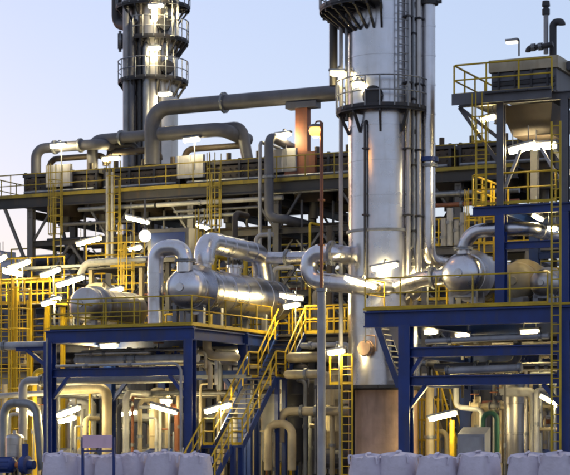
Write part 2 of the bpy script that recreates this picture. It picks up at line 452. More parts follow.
exchanger('big silver clad exchanger with round head, on the blue deck beside the stair', E1, rE, 8.2, zdeck=ZD, nozzle_at=((.24, .27, .3), (.56, .25, .35)))
# inverted U into the head
pa = P(153, 328, .7); pb = P(182, 270, .7); zt = Z(168, 247, .7)
pipe('silver clad pipe bent as an upside down U over the round exchanger head',
     [(pa.x, .9, ZD - .02), (pa.x, .9, zt), (E1.x, .9, zt), (E1.x, .9, E1.z + rE * .7)], .3, 'clad', bend=.5, band=.8, name='insulated_pipe', n=20, fl=((2, .55),))
# big arched vapour pipe over the exchanger
c0 = V3((E1.x, E1.y + 8.2 * .24, E1.z + rE + .28)); zt = Z(240, 241, 3.)
pipe('fat silver clad vapour pipe arching over the back of the big exchanger',
     [c0, (c0.x, c0.y, zt), (c0.x, c0.y + 4.9, zt - .05), (c0.x, c0.y + 5.3, E1.z + rE * .8)], .4, 'clad', bend=.62, band=.9, name='insulated_pipe', n=22)
# second dome behind: a shorter vessel beside it
E2 = P(203, 275, 3.4)
exchanger('smaller dull silver exchanger tucked behind the big exchanger on the blue deck', (E1.x - 1.55, 3.0, ZD + 1.75), .62, 5.2, 'cladr', zdeck=ZD)
# left dome
D3 = P(80, 304, 3.)
exchanger('grey silver drum end with bolted boss, alone under the slanted lamps', D3, .72, 4.2, 'cladr', r_head=.7, zdeck=ZD)
# C shaped bend in front of the column
v0 = 1.5
a = P(336, 253, v0); b = P(309, 253, v0); c = P(309, 281, v0); d = P(381, 287, v0)
pipe('thick silver clad pipe bent like a C beside the tall column',
     [a + V3((0, 3.2, 0)), a, b, c, d, d + V3((0, 1.2, 0))], .33, 'clad', bend=.62, band=.75, name='insulated_pipe', n=22, fl=((1, .15),))
h = P(268, 258, 7.6)
pipe('level silver clad pipe leaving the vapour arch toward the C bend',
     [P(262, 258, 7.4), P(318, 257, 7.4)], .24, 'clad', band=.9, name='insulated_pipe', n=18, fl=((0, .45),))

# ------------------------------------------------------------------ the tall silver column
CU, CV, CR = U(383, 3.0), 3.0, 1.27
zr = lambda y: Z(383, y, CV)
t = thing('distillation_column', 'tall shiny silver distillation column with round platform and porthole', 'column', (CU, CV, 0))
def ringed(z0, z1, r, gap=1.25):
    k = max(1, round((z1 - z0) / gap)); pr = [(0, r)]
    for i in range(k):
        c = (z1 - z0) * (i + .5) / k
        pr += [(c - .035, r), (c - .034, r * 1.012), (c + .034, r * 1.012), (c + .035, r)]
    return pr + [(z1 - z0, r)]
zs, zp1, zp2 = Z(383, 388, CV), zr(113), zr(11)
part(t, 'skirt', MB().lathe((CU, CV, 0), (0, 0, 1), [(0, CR * 1.02), (.05, CR * 1.02), (zs - .1, CR * 1.0), (zs, CR * .96)], 40), 'skirt', 'pinkish brown fireproofed skirt')
part(t, 'shell', MB().lathe((CU, CV, zs), (0, 0, 1), ringed(0, 24 - zs, CR, 1.3), 48), 'clad')
part(t, 'stiffening_ring', MB().lathe((CU, CV, zr(234)), (0, 0, 1), [(0, CR), (0, CR * 1.06), (.09, CR * 1.06), (.09, CR)], 48, cap=False), 'galv')
part(t, 'stiffening_ring', MB().lathe((CU, CV, zs - .1), (0, 0, 1), [(0, CR), (0, CR * 1.1), (.14, CR * 1.1), (.14, CR)], 48, cap=False), 'dark')
part(t, 'top_head', MB().lathe((CU, CV, 24), (0, 0, 1), [(CR * .5 - a, b) for a, b in sph(1, CR, 6)][::-1], 48, cap=False), 'clad')
def ring_platform(t, cu, cv, z, r0, r1, a0, a1, rail='yellow', rh=1.1, m='dark', seg=None, gap=18):
    n = seg or max(8, int(abs(a1 - a0) / 12)); d = MB()
    # the lathe frame about +z: angle 0 along +u
    def pt(a, r, z): return V3((cu + r * math.cos(R(a)), cv + r * math.sin(R(a)), z))
    vs_ = []
    for i in range(n + 1):
        a = a0 + (a1 - a0) * i / n
        vs_ += [pt(a, r0, z - .07), pt(a, r1, z - .07), pt(a, r1, z), pt(a, r0, z)]
    fs = []
    for i in range(n):
        for k in range(4): fs.append((4 * i + k, 4 * i + (k + 1) % 4, 4 * i + 4 + (k + 1) % 4, 4 * i + 4 + k))
    fs += [(0, 1, 2, 3), (4 * n + 3, 4 * n + 2, 4 * n + 1, 4 * n)]
    dk = part(t, 'ring_platform', d.add(vs_, fs), m)
    skirt_pts = [pt(a0 + (a1 - a0) * i / n, r1, z) for i in range(n + 1)]
    for i in range(0, n + 1, max(1, n // 8)):
        a = a0 + (a1 - a0) * i / n
        part(dk, 'bracket', MB().bar(pt(a, r0 * .98, z - .85), pt(a, r1 * .96, z - .09), .08, .1).bar(pt(a, r0 * .98, z - .14), pt(a, r1 * .98, z - .14), .08, .12), m)
    gr = part(t, 'guardrail', MB().tube([p + V3((0, 0, rh)) for p in skirt_pts], .03, 6), rail)
    part(gr, 'mid_rail', MB().tube([p + V3((0, 0, rh * .52)) for p in skirt_pts], .026, 6), rail)
    tb = [p + V3((0, 0, dz)) for p in skirt_pts for dz in (-.1, .12)]
    part(gr, 'toe_board', MB().add(tb, [(2 * i, 2 * i + 2, 2 * i + 3, 2 * i + 1) for i in range(n)]), m)
    me = shared('post_%.2f_%s_%.3f' % (rh, rail, .03), lambda: MB().tube([(0, 0, 0), (0, 0, rh)], .03, 6), rail)
    k = max(2, int(abs(a1 - a0) / gap))
    for i in range(k + 1): piece(gr, 'post', me, pt(a0 + (a1 - a0) * i / k, r1, z))
    return dk
ring_platform(t, CU, CV, zp1, CR * 1.02, CR * 1.36, 0, 360, 'galv')
ring_platform(t, CU, CV, zp2, CR * 1.02, CR * 1.85, 150, 290, 'galv')
ring_platform(t, CU, CV, zp2 + 6, CR * 1.02, CR * 1.6, 0, 360, 'galv')
# manway just above the platform, facing the viewer
def manway(t, cu, cv, r, z, ang, rm=.32, m='dark'):
    d = V3((math.cos(R(ang)), math.sin(R(ang)), 0)); p = V3((cu, cv, z)) + d * r * .97
    mw = part(t, 'manway', MB().lathe(p, d, [(0, rm * .85), (.22, rm * .85), (.22, rm * 1.12), (.3, rm * 1.12), (.3, rm), (.4, rm * .9), (.4, .02)], 20), m)
    me = shared('manway_bolt_%.2f' % rm, lambda: MB().cyl((0, 0, -.04), (0, 0, .04), .02, 6), 'galv')
    s = V3((-d.y, d.x, 0))
    for k in range(10):
        g = 2 * math.pi * k / 10
        o = piece(mw, 'bolt', me, p + d * .31 + (s * math.cos(g) + V3((0, 0, 1)) * math.sin(g)) * rm * 1.04)
        o.rotation_euler = d.to_track_quat('Z', 'Y').to_euler()
    if m != 'dark': part(mw, 'davit', MB().tube([p + d * .15 + s * rm * 1.3 + V3((0, 0, -.1)), p + d * .15 + s * rm * 1.3 + V3((0, 0, rm * 1.7)), p + d * .34 + V3((0, 0, rm * 1.7)), p + d * .34 + V3((0, 0, rm * .9))], .025, 6, bend=.1), m)
CAM = -65 - 25   # direction from the column toward the viewer, in plant degrees (about)
va = math.degrees(math.atan2(-CT, ST))        # toward the camera
manway(t, CU, CV, CR, zr(103), va - 17, .34)
manway(t, CU, CV, CR, Z(383, 350, CV), va - 28, .27, 'skirt')
# ladder and riser pipes on the flanks
ladder_part(t, (CU + math.cos(R(va + 27)) * (CR + .2), CV + math.sin(R(va + 27)) * (CR + .2), zp1), zp2 + 6 - zp1, (math.cos(R(va + 27)), math.sin(R(va + 27))), .42, 'galv', cage=False)
for a, r, z0, z1, m in ((38, .085, zr(300), 23, 'cladr'), (50, .05, zr(250), 23, 'galv'), (60, .12, zr(300), 23, 'cladr'), (-31, .05, zr(300), zr(126), 'dark')):
    d = V3((math.cos(R(va + a)), math.sin(R(va + a)), 0)); q = V3((CU, CV, 0)) + d * (CR + r + .06)
    rp = part(t, 'riser_pipe', MB().tube([q + V3((0, 0, z0)) - d * .3, q + V3((0, 0, z0)), q + V3((0, 0, z1)), q + V3((0, 0, z1)) - d * .3], r, 10, bend=r * 2.5), m)
    z = z0 + .6
    while z < z1 - .5:
        part(rp, 'clip', MB().bar(q - d * (r + .1) + V3((0, 0, z)), q + d * (r + .02) + V3((0, 0, z)), r * 2.6 + .06, .06), 'dark'); z += 2.4

# pipes standing beside the column
def standpipe(label, x, r, v, y0, y1, m='lgrey', band=0, name='pipe', fl=(), top=None, **k):
    p = P(x, y0, v); q = P(x, y1, v)
    pts = [(p.x, v, p.z), (p.x, v, q.z)] + ([] if top is None else [V3((p.x, v, q.z)) + V3(top)])
    return pipe(label, pts, r, m, band=band, name=name, fl=[(0, f) for f in fl], n=16, **k)
q = P(428.5, 252, 3.2)
pipe('tall silver clad downcomer pipe with a blue collar beside the tall column', [q + V3((0, 2.4, -.3)), q + V3((0, 0, -.3)), (q.x, q.y, Z(428.5, -90, 3.2)), (q.x - 1.3, q.y, Z(428.5, -90, 3.2))], .25, 'clad', band=1.1, name='insulated_pipe', n=18, fl=((1, .27),), bend=.5)
o = standpipe('thin white pipe with lamp arms rising past the column', 341, .075, 2.2, 470, -60, 'lgrey')
standpipe('dark fat pipe hanging beside the upper platform of the column', 333.5, .16, 2.8, 86, -60, 'dark')
standpipe('thin pipe close to the dark fat pipe of the column', 346.5, .06, 2.2, 120, -60, 'galv')

# blue band collar on the downcomer
q = P(428.5, 162, 3.2)
pc = thing('pipe_collar', 'dark blue guide collar clamped round the tall downcomer pipe', 'collar', q)
part(pc, 'clamp_ring', MB().lathe(q, (0, 0, 1), [(0, .27), (0, .36), (.16, .36), (.16, .27)], 18, cap=False), 'blue')
part(pc, 'guide_arm', MB().bar(q + V3((-.3, 0, .08)), q + V3((-.95, 0, .08)), .12, .12), 'blue')
q = P(428.5, 5, 3.2)
pc = thing('pipe_collar', 'guide collar with long arm high on the tall downcomer pipe', 'collar', q)
part(pc, 'clamp_ring', MB().lathe(q, (0, 0, 1), [(0, .27), (0, .36), (.16, .36), (.16, .27)], 18, cap=False), 'dark')
part(pc, 'guide_arm', MB().bar(q + V3((-.85, 0, .08)), q + V3((.5, 0, .08)), .1, .12), 'dark')

# ------------------------------------------------------------------ lamp mast with the sodium light
p = P(321.5, 475, -.8)
t = thing('lamp_mast', 'slim grey and rust brown mast with an orange lamp at its top', 'lamp mast', (p.x, -.8, 0))
zj, ztop = Z(321.5, 290, -.8), Z(321.5, 128, -.8)
part(t, 'lower_mast', MB().tube([(p.x, -.8, 0), (p.x, -.8, zj)], .15, 14), 'lgrey')
part(t, 'upper_mast', MB().tube([(p.x, -.8, zj), (p.x, -.8, ztop + .2)], .065, 10), 'rust')
put_flange(t, (p.x, -.8, zj), (0, 0, 1), .14)
q = P(315.5, 130, -.8)
hd = part(t, 'lamp_head', MB().lathe(q + V3((0, 0, .22)), (0, 0, -1), [(0, .05), (.03, .18), (.12, .25), (.125, .22)], 14), 'grey')
rf = part(hd, 'refractor', MB().lathe(q + V3((0, 0, .1)), (0, 0, -1), [(0, .19), (.12, .24), (.26, .2), (.34, .1), (.36, .01)], 16), 'sodium_glass')
part(rf, 'bulb_glow', MB().lathe(q + V3((0, 0, -.245)), (0, 0, -1), [(0, .02), (.0, .1), (.03, .08), (.032, .01)], 12), 'sodium')
part(t, 'arm', MB().tube([(p.x, -.8, ztop), (p.x, -.8, q.z + .3), (q.x, q.y, q.z + .3), (q.x, q.y, q.z + .2)], .03, 6, bend=.08), 'rust')
for y in (200, 245):
    z = Z(321.5, y, -.8)
    part(t, 'mast_clip', MB().bar((p.x - .1, -.8, z), (p.x + .1, -.8, z), .2, .06), 'rust')

# ------------------------------------------------------------------ blue frame on the right with its long deck
RV = -.5
zR = Z(406, 309, RV); z2 = Z(406, 352.5, RV); z3 = Z(406, 381, RV)
RU0, RU1, RU2 = U(365, RV), U(406, RV), U(565, RV)
RU3 = RU2 + 3.2
t = thing('blue_steel_platform', 'navy blue steel platform frame with three stacked beams in front of the tall column', 'platform', (RU1, RV, 0))
for u in (RU1, RU2):
    for v in (RV, 5.8): post(t, u, v, 0, zR - .55 if v > 0 or u == RU1 else zR - .55, .42)
hb = .56
beam(t, (RU0, RV, zR - .05 - hb / 2), (RU3, RV, zR - .05 - hb / 2), .3, hb)
beam(t, (RU1, 5.8, zR - .05 - hb / 2), (RU3, 5.8, zR - .05 - hb / 2), .3, hb)
for u in (RU1 + .1, RU2): beam(t, (u, RV + .16, zR - .05 - hb / 2), (u, 5.64, zR - .05 - hb / 2), .24, hb * .8, name='side_beam')
for z in (z2, z3):
    beam(t, (RU1 + .21, RV, z), (RU2 - .21, RV, z), .26, .34, name='tie_beam')
    beam(t, (RU1 + .21, 5.8, z), (RU2 - .21, 5.8, z), .26, .34, name='tie_beam')
    for u in (RU1, RU2): beam(t, (u, RV + .22, z), (u, 5.58, z), .2, .3, name='tie_beam')
brace(t, (RU1 + .15, RV, z3 - .9), (RU1 + .75, RV, z3 - .16), .14, name='knee_brace')
brace(t, (RU2 - .15, RV, z3 - .9), (RU2 - .75, RV, z3 - .16), .14, name='knee_brace')
brace(t, (RU1 + .15, RV, z2 - .8), (RU1 + .6, RV, z2 - .16), .14, name='knee_brace')
deck(t, RU0, RU3, RV + .1, 1.35, zR)
deck(t, RU1, RU3, 1.37, 6, zR)
guardrail(t, [(RU0, 1.3, zR), (RU0, RV, zR), (RU2 - .6, RV, zR)])
guardrail(t, [(RU1, 5.9, zR), (RU3, 5.9, zR)], gap=.8, rr=.036)
guardrail(t, [(RU1 + .1, 3.6, zR), (U(447, 3.6), 3.6, zR)], gap=.7, rr=.036)
part(t, 'edge_plate', MB().box((RU0, RV - .18, zR - .02), (RU3, RV - .155, zR + .05)), 'yellow')
# yellow corner ladder at the right hand post
t = thing('caged_ladder', 'tall yellow ladder standing against the blue post at the frame corner', 'ladder', (U(556, RV - .4), RV - .4, 0))
ladder_part(t, (U(556, RV - .4), RV - .4, 0), 12.3, (0, -1), .3, 'yellow', cage=False)

# short blue stair beside the skirt
t = thing('short_stair', 'short steep blue stair with open treads next to the column skirt', 'stair', (U(400, 1.2), 1.2, 0))
a = P(377, 326, 1.2); b = P(399, 387, 1.2)
for dv in (0, .8): part(t, 'stringer', MB().bar(a + V3((0, dv, 0)), b + V3((0, dv, 0)), .05, .22), 'blue')
for i in range(11):
    q = a + (b - a) * (i + .5) / 11
    part(t, 'tread', MB().box(q + V3((-.14, .03, -.02)), q + V3((.14, .77, .02))), 'lgrey')

# access ledge round the skirt
zl = Z(360, 385, 1.4)
t = thing('column_access_platform', 'dark ledge with yellow rails wrapped round the column skirt', 'platform', (U(330, 1.4), 1.4, 0))
deck(t, U(316, 1.4), U(402, 1.4), 1.2, 1.95, zl, .12)
guardrail(t, [(U(330, 1.25), 1.25, zl), (U(352, 1.25), 1.25, zl)], gap=.5, rr=.035)
for x in (319, 352): post(t, U(x, 1.6), 1.6, 0, zl - .12, .16, 'dark')
ladder_part(t, (U(347, 1.1), 1.1, 0), zl + 1.0, (0, -1), .4, 'yellow', cage=False)

# ------------------------------------------------------------------ exchanger on the right deck and its pipes
E4 = P(458, 273, 1.3)
exchanger('silver clad exchanger with domed end and pale boss, on the deck right of the column', E4, .84, 4.4, 'clad', zdeck=zR, nozzle_at=())
q0 = V3((E4.x, E4.y + .55, E4.z + .7)); zt = Z(470, 231, 1.9)
pipe('silver clad pipe curving up and over from the deck exchanger head to the blue post',
     [q0, (q0.x, q0.y, zt), (U(530, 1.9), q0.y, zt), (U(530, 1.9), q0.y + 4, zt)], .25, 'clad', bend=.75, band=.8, name='insulated_pipe', n=20, fl=((0, .25),))
exchanger('dull beige drum lying behind the blue post of the deck', (U(513, 3.), 3.0, zR + 1.15), .78, 2.6, 'beige', zdeck=zR)
exchanger('small pale drum beside the corner ladder on the deck', (U(541, 2.4), 2.4, zR + 1.0), .55, 2.6, 'cladr', zdeck=zR)

# ------------------------------------------------------------------ blue tower on the right deck with the rooftop cooler
TV = 1.5
u0, u1 = U(501, TV), U(565, TV); uL = U(473, TV)
zd2 = Z(501, 206, TV); ztop = Z(501, 96, TV); TV2 = 5.4
t = thing('blue_steel_tower', 'navy blue and grey braced tower holding up the rooftop cooler', 'tower', (u0, TV, zR))
for u in (u0, u1):
    for v in (TV, TV2):
        post(t, u, v, zR, zd2 - .32, .34)
        post(t, u, v, zd2, ztop - .2, .26, 'grey', 'upper_column')
for v in (TV, TV2):
    beam(t, (uL, v, zd2 - .16), (u1 + 1.6, v, zd2 - .16), .24, .3)
    beam(t, (u0 + .18, v, Z(501, 246, TV)), (u1 - .18, v, Z(501, 246, TV)), .2, .26, name='tie_beam')
for u in (u0, u1): beam(t, (u, TV + .13, zd2 - .16), (u, TV2 - .13, zd2 - .16), .2, .26, name='side_beam')
deck(t, uL, u1 + 1.6, TV + .05, TV2, zd2 + .04, .04)
guardrail(t, [(uL, TV2, zd2 + .04), (uL, TV, zd2 + .04), (U(556, TV), TV, zd2 + .04)], gap=1.0, rr=.038)
zb = Z(530, 148, TV)
brace(t, (u0 + .1, TV + .1, zd2 + .6), (U(520, TV), TV + .1, zb), .1, 'lgrey')
brace(t, (u1 - .1, TV + .1, zd2 + .6), (U(540, TV), TV + .1, zb), .1, 'lgrey')
brace(t, (u0, TV, zd2 + 1.4), (uL - .5, TV, ztop - .3), .12, 'grey')
brace(t, (u1, TV2, zd2 + .2), (u0, TV2, ztop - .3), .12, 'grey')
ladder_part(t, (U(481, TV - .3), TV - .3, zd2), Z(481, 122, TV) - zd2, (0, -1), .36, 'yellow')
ladder_part(t, (U(489, TV + 2), TV + 2, zR), zd2 - zR + 1, (0, -1), .36, 'yellow', cage=False)
for v in (TV, TV2): beam(t, (U(459, TV), v, ztop - .15), (u1 + .5, v, ztop - .15), .2, .28, 'grey', 'roof_beam')
deck(t, U(459, TV), U(490, TV), TV, TV2, ztop + .04, .05)
deck(t, U(490, TV), U(556, TV), TV - .7, TV + .02, ztop + .04, .05)
guardrail(t, [(U(459, TV), TV2, ztop), (U(459, TV), TV - .5, ztop), (U(556, TV), TV - .5, ztop)], gap=1.1, rr=.035)
part(t, 'edge_plate', MB().box((U(457, TV), TV - .56, ztop - .3), (U(556, TV), TV - .53, ztop + .1)), 'grey')
brace(t, (U(460, TV), TV, ztop - .3), (u0, TV, Z(501, 140, TV)), .12, 'grey', 'cantilever_brace')

cu0, cu1 = U(491, TV), U(556, TV); zc1 = Z(500, 60, TV)
t = thing('rooftop_cooler', 'boxy grey and beige cooler on top of the blue tower', 'cooler', (cu0, TV, ztop))
part(t, 'casing', MB().box((cu0, TV + .05, ztop + .06), (cu1, TV2 - .1, zc1 - .45)), 'grey')
part(t, 'top_hood', MB().box((cu0 - .08, TV - .03, zc1 - .42), (cu1 + .08, TV2, zc1)), 'beige')
for i in range(3):
    z = ztop + .2 + i * (zc1 - ztop - .8) / 3
    part(t, 'side_panel', MB().box((cu0 + .06, TV - .01, z), (cu1 - .06, TV + .045, z + (zc1 - ztop - .8) / 3 - .06)), 'grey' if i != 1 else 'dark')
for i in range(4):
    u = cu0 + (cu1 - cu0) * (i + .5) / 4
    part(t, 'stiffener', MB().box((u - .035, TV - .06, ztop + .1), (u + .035, TV - .012, zc1 - .43)), 'dark')
zl2 = Z(501, 133, TV)
part(t, 'hopper', MB().add([(cu0 + .2, TV + .2, ztop - .32), (cu1 - .2, TV + .2, ztop - .32), (cu1 - .2, TV2 - .4, ztop - .32), (cu0 + .2, TV2 - .4, ztop - .32),
     (cu0 + .5, TV + .9, zl2), (cu1 - .5, TV + .9, zl2), (cu1 - .5, TV2 - 1, zl2), (cu0 + .5, TV2 - 1, zl2)],
     [(0, 1, 2, 3), (4, 7, 6, 5), (0, 4, 5, 1), (1, 5, 6, 2), (2, 6, 7, 3), (3, 7, 4, 0)]), 'brown')
for (yy, w) in ((.35, .1), (.9, .07)):
    part(t, 'side_duct', MB().tube([(cu1 + .2, TV + .6 + yy, zc1 - .2), (cu1 + .2, TV2 + 5, zc1 - .2 - yy * .3)], .16, 10), 'grey')
# vents on its roof
pv = P(546, 54, TV + 1)
vp = pipe('straight thin vent pipe with a ribbed dark cap on the rooftop cooler', [pv, P(546, 13, TV + 1)], .09, 'lgrey', name='vent_pipe', n=10)
q = P(546, 14, TV + 1)
part(vp, 'vent_cap', MB().lathe(q + V3((0, 0, -.05)), (0, 0, 1), [(0, .1), (.02, .14), (.22, .14), (.24, .1), (.3, .1), (.32, .15), (.5, .13), (.52, .02)], 12), 'dark')
pipe('dark gooseneck vent pipe hooked over at the rooftop cooler', [P(553, 56, TV + 1), P(553, 22, TV + 1), P(562, 22, TV + 1), P(562, 25, TV + 1)], .13, 'dark', bend=.22, name='vent_pipe')
pipe('short dark valve line lying along the cooler roof', [P(528, 52, TV + .6), P(528, 48, TV + .6), P(546, 46, TV + .6), P(553, 44, TV + .6)], .1, 'dark', bend=.15, fl=((1, .3), (1, .7)))
q = P(519, 56, TV); q2 = P(519, 41, TV); q3 = P(512, 42, TV)
t = thing('roof_lamp', 'small lit lamp on a bent arm standing on the cooler roof', 'lamp', q)
part(t, 'arm', MB().tube([q, q2 + V3((0, 0, .1)), q3 + V3((0, 0, .1))], .03, 6, bend=.1), 'dark')
part(t, 'head', MB().box(q3 + V3((-.22, -.1, .02)), q3 + V3((.22, .1, .1))), 'lgrey')
part(t, 'diffuser', MB().box(q3 + V3((-.2, -.09, -.06)), q3 + V3((.2, .09, .018))), 'globe')

# conduits and pipes carried on the blue frames
pipe('thin grey conduit along the left tie beam and down the blue post', [P(56, 366, -.28), P(181, 363, -.28), P(181, 470, -.28)], .05, 'lgrey', bend=.35, name='conduit', fl=((0, .25), (0, .6)))
pipe('thin conduit climbing the outer blue post of the left frame', [P(47, 475, -.28), P(47, 338, -.28)], .045, 'galv', name='conduit')
pipe('pale pipe riding on the upper tie beam of the right frame', [P(426, 341.5, -.3), P(549, 336, -.3)], .1, 'lgrey', fl=((0, .2), (0, .93)), n=14)
pipe('pale thick pipe riding on the lower tie beam of the right frame', [P(446, 371, -.32), P(522, 367.5, -.32)], .13, 'lgrey', fl=((0, .02), (0, .97)), n=14)

pipe('silver clad pipe linking the column foot with the deck exchanger', [P(396, 287, 2.2), P(424, 279, 2.2), P(447, 276, 2.2)], .3, 'clad', bend=.5, band=.7, name='insulated_pipe', n=20, fl=((1, .4),))

# ================================================================== THE AIR COOLER DECK BEHIND
DV = 15.35
zA = Z(300, 178, DV); aU0, aU1 = U(-14, DV), U(462, DV) + 2.5
cols = [U(28, DV) + i * 4.35 for i in range(6)]
t = thing('cooler_rack', 'long dark steel rack on lattice legs carrying the row of air coolers', 'rack', (cols[0], DV, 0))
for i, u in enumerate(cols):
    for v in (DV + .3, DV + 4.2, DV + 8): post(t, u, v, 0, zA - .62, .3, 'grey' if i != 4 else 'dark')
for v in (DV, DV + 4.2, DV + 8): beam(t, (aU0 if v == DV else cols[0] - 1, v, zA - .34), (aU1, v, zA - .34), .26, .5, 'dark')
for u in cols: beam(t, (u, DV + .14, zA - .9), (u, DV + 8.4, zA - .9), .2, .36, 'dark', 'cross_beam')
for zz in (zA - 2.3, 8.3, 5.6):
    for v in (DV + .3, DV + 8): beam(t, (cols[0], v, zz), (cols[-1] + 2, v, zz), .18, .26, 'dark', 'tie_beam')
    for u in cols: beam(t, (u, DV + .5, zz - .02), (u, DV + 7.8, zz - .02), .16, .24, 'dark', 'cross_beam')
for i in range(5):
    a, b = cols[i], cols[i + 1]; m_ = (a + b) / 2
    for v in (DV + .3, DV + 8):
        brace(t, (a + .1, v, 8.4), (m_, v, zA - 2.4), .11, 'grey'); brace(t, (b - .1, v, 8.4), (m_, v, zA - 2.4), .11, 'grey')
        brace(t, (a + .1, v, zA - 2.2), (a + 1.2, v, zA - .6), .1, 'grey', 'knee_brace'); brace(t, (b - .1, v, zA - 2.2), (b - 1.2, v, zA - .6), .1, 'grey', 'knee_brace')
for u in cols:
    brace(t, (u, DV + .5, 8.4), (u, DV + 4, zA - 2.4), .09, 'grey'); brace(t, (u, DV + 7.8, 8.4), (u, DV + 4.3, zA - 2.4), .09, 'grey')
for i in range(5):
    for v in (DV + 2.2, DV + 4.2, DV + 6.1):
        for k in range(2):
            a = cols[i] + k * 2.175 + .08; b = a + 2.0
            for za, zb in ((8.5, zA - 2.5), (5.8, 8.2)):
                brace(t, (a, v, za), (b, v, zb), .07, 'grey', 'lattice_bar'); brace(t, (b, v + .08, za), (a, v + .08, zb), .07, 'galv', 'lattice_bar')
    for k in range(3):
        u = cols[i] + 1.1 * (k + 1)
        part(t, 'hanger', MB().bar((u, DV + .6 + k, 8.4), (u, DV + .6 + k, zA - .9), .09), 'grey')
brace(t, (aU0 + 1.1, DV, zA - .6), (cols[0], DV + .1, zA - 3.6), .14, 'grey', 'cantilever_brace')
brace(t, (aU0 + 1.6, DV + 4.2, zA - .6), (cols[0], DV + 4.2, zA - 3.8), .14, 'grey', 'cantilever_brace')
deck(t, aU0, aU1, DV + .02, DV + 1.0, zA - .08, .04, step=1.2)
deck(t, aU0, cols[0] - .4, DV + 1.02, DV + 8.2, zA - .08, .04, step=1.2)
part(t, 'edge_plate', MB().box((aU0, DV - .17, zA - .12), (aU1, DV - .14, zA + .04)), 'dyellow')
guardrail(t, [(aU0, DV + 8, zA - .08), (aU0, DV, zA - .08), (aU1, DV, zA - .08)], gap=1.4, rr=.03, toe=False, m='dyellow')
guardrail(t, [(cols[0], DV + .2, 8.45), (cols[-1] + 2, DV + .2, 8.45)], gap=1.3, rr=.035, toe=False)
deck(t, cols[0], cols[-1] + 2, DV + .2, DV + 1.1, 8.45, .04, step=1.5)
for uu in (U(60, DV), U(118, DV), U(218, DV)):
    ladder_part(t, (uu, DV - .25, zA - 4.2), 4.6, (0, -1), .4, 'dyellow')

nth = ['at the open end of the rack', 'second from the open end of the rack', 'third from the open end of the rack',
       'fourth from the open end of the rack', 'beside the red brown post on the rack', 'behind the tall silver column on the rack']
bw = 4.47
for i in range(6):
    b0 = cols[0] - .95 + i * bw; b1 = b0 + bw - .18
    t = thing('air_cooler', 'dark brown air cooler bay ' + nth[i], 'air cooler', (b0, DV + 1, zA), 'air coolers on the rack')
    part(t, 'plenum', MB().box((b0, DV + 1.5, zA - .05), (b1, DV + 7.6, zA + 1.0)), 'brown')
    hb_ = part(t, 'header_box', MB().box((b0 + .1, DV + 1.05, zA + .35), (b1 - .1, DV + 1.48, zA + .95)), 'brown')
    pm = shared('header_plug', lambda: MB().cyl((0, -.05, 0), (0, .02, 0), .04, 6), 'brown')
    for k in range(12):
        for z in (.5, .8): piece(hb_, 'plug', pm, (b0 + .3 + k * (bw - .8) / 11, DV + 1.04, zA + z))
    for k in range(4):
        u = b0 + .15 + k * (b1 - b0 - .3) / 3
        part(t, 'side_frame', MB().box((u - .06, DV + .98, zA - .05), (u + .06, DV + 1.1, zA + 1.25)), 'dark')
    part(t, 'top_frame', MB().box((b0, DV + 1.0, zA + 1.02), (b1, DV + 7.6, zA + 1.2)), 'dark')
    part(t, 'drain_pipe', MB().tube([(b0 + .2, DV + .85, zA + .25), (b1 - .2, DV + .85, zA + .25)], .08, 8), 'galv')
    for k in range(2):
        c = V3((b0 + bw * (.27 + .48 * k), DV + 3., zA - .06))
        fr = part(t, 'fan_ring', MB().lathe(c, (0, 0, -1), [(0, .92), (.35, .9), (.75, .96), (.75, .93), (.35, .87), (0, .89)], 24, cap=False), 'brown')
        for q in range(4):
            a = R(45 + 90 * q)
            part(fr, 'fan_blade', MB().bar(c + V3((0, 0, -.5)), c + V3((math.cos(a) * .84, math.sin(a) * .84, -.46)), .2, .03), 'grey')
        part(fr, 'motor', MB().cyl(c + V3((0, 0, -1.4)), c + V3((0, 0, -.52)), .2, 12), 'grey')
    if i in (0, 2, 4):
        wu = U((60, 0, 192, 0, 284)[i], DV + .8)
        wl = part(t, 'wind_wall', MB().box((wu - .75, DV + .78, zA + .45), (wu + .65, DV + .88, zA + 1.5)), 'lgrey')
        for k in range(3): part(wl, 'stiffener', MB().box((wu - .75 + k * .65, DV + .72, zA + .45), (wu - .68 + k * .65, DV + .775, zA + 1.5)), 'lgrey')
    for k in range(3):
        u = b0 + .6 + k * (bw - 1.4) / 2
        nz = part(t, 'nozzle', MB().cyl((u, DV + 1.27, zA + .95), (u, DV + 1.27, zA + 1.55), .12, 10), 'brown')

# header pipes above the bays
hv = DV + 1.3
z = Z(60, 147, hv)
pipe('dark header pipe dropping at the open end of the air cooler rack', [(U(36, hv), hv, zA + .1), (U(36, hv), hv, z), (U(100, hv), hv, z), (U(104, hv), hv + 1.5, z)], .25, 'grey', bend=.5, fl=((1, .3), (1, .7)))
z = Z(120, 136, hv)
pipe('long grey header pipe with two dropped ends over the air coolers', [(U(86, hv), hv + .6, zA + 1.3), (U(86, hv), hv + .6, z), (U(236, hv), hv + .6, z + .1), (U(243, hv), hv + .6, zA + 1.0)], .27, 'grey', bend=.5, fl=((1, .2), (1, .55)))
z = Z(200, 131, hv - .6)
pipe('thick grey pipe stub laid across the long air cooler header', [(U(166, hv), hv - .6, z), (U(228, hv), hv - .6, z), (U(232, hv), hv + 1.6, z - .2)], .33, 'grey', bend=.5)
z = Z(240, 101.5, hv)
pipe('fat overhead grey pipe spanning from the back tower to the tall column', [(U(152, hv), hv, zA + 1.25), (U(152, hv), hv, z), (U(338, hv), hv, z + .02)], .36, 'grey', bend=.85, n=18, fl=((1, .4),))
z2_ = Z(80, 158, hv)
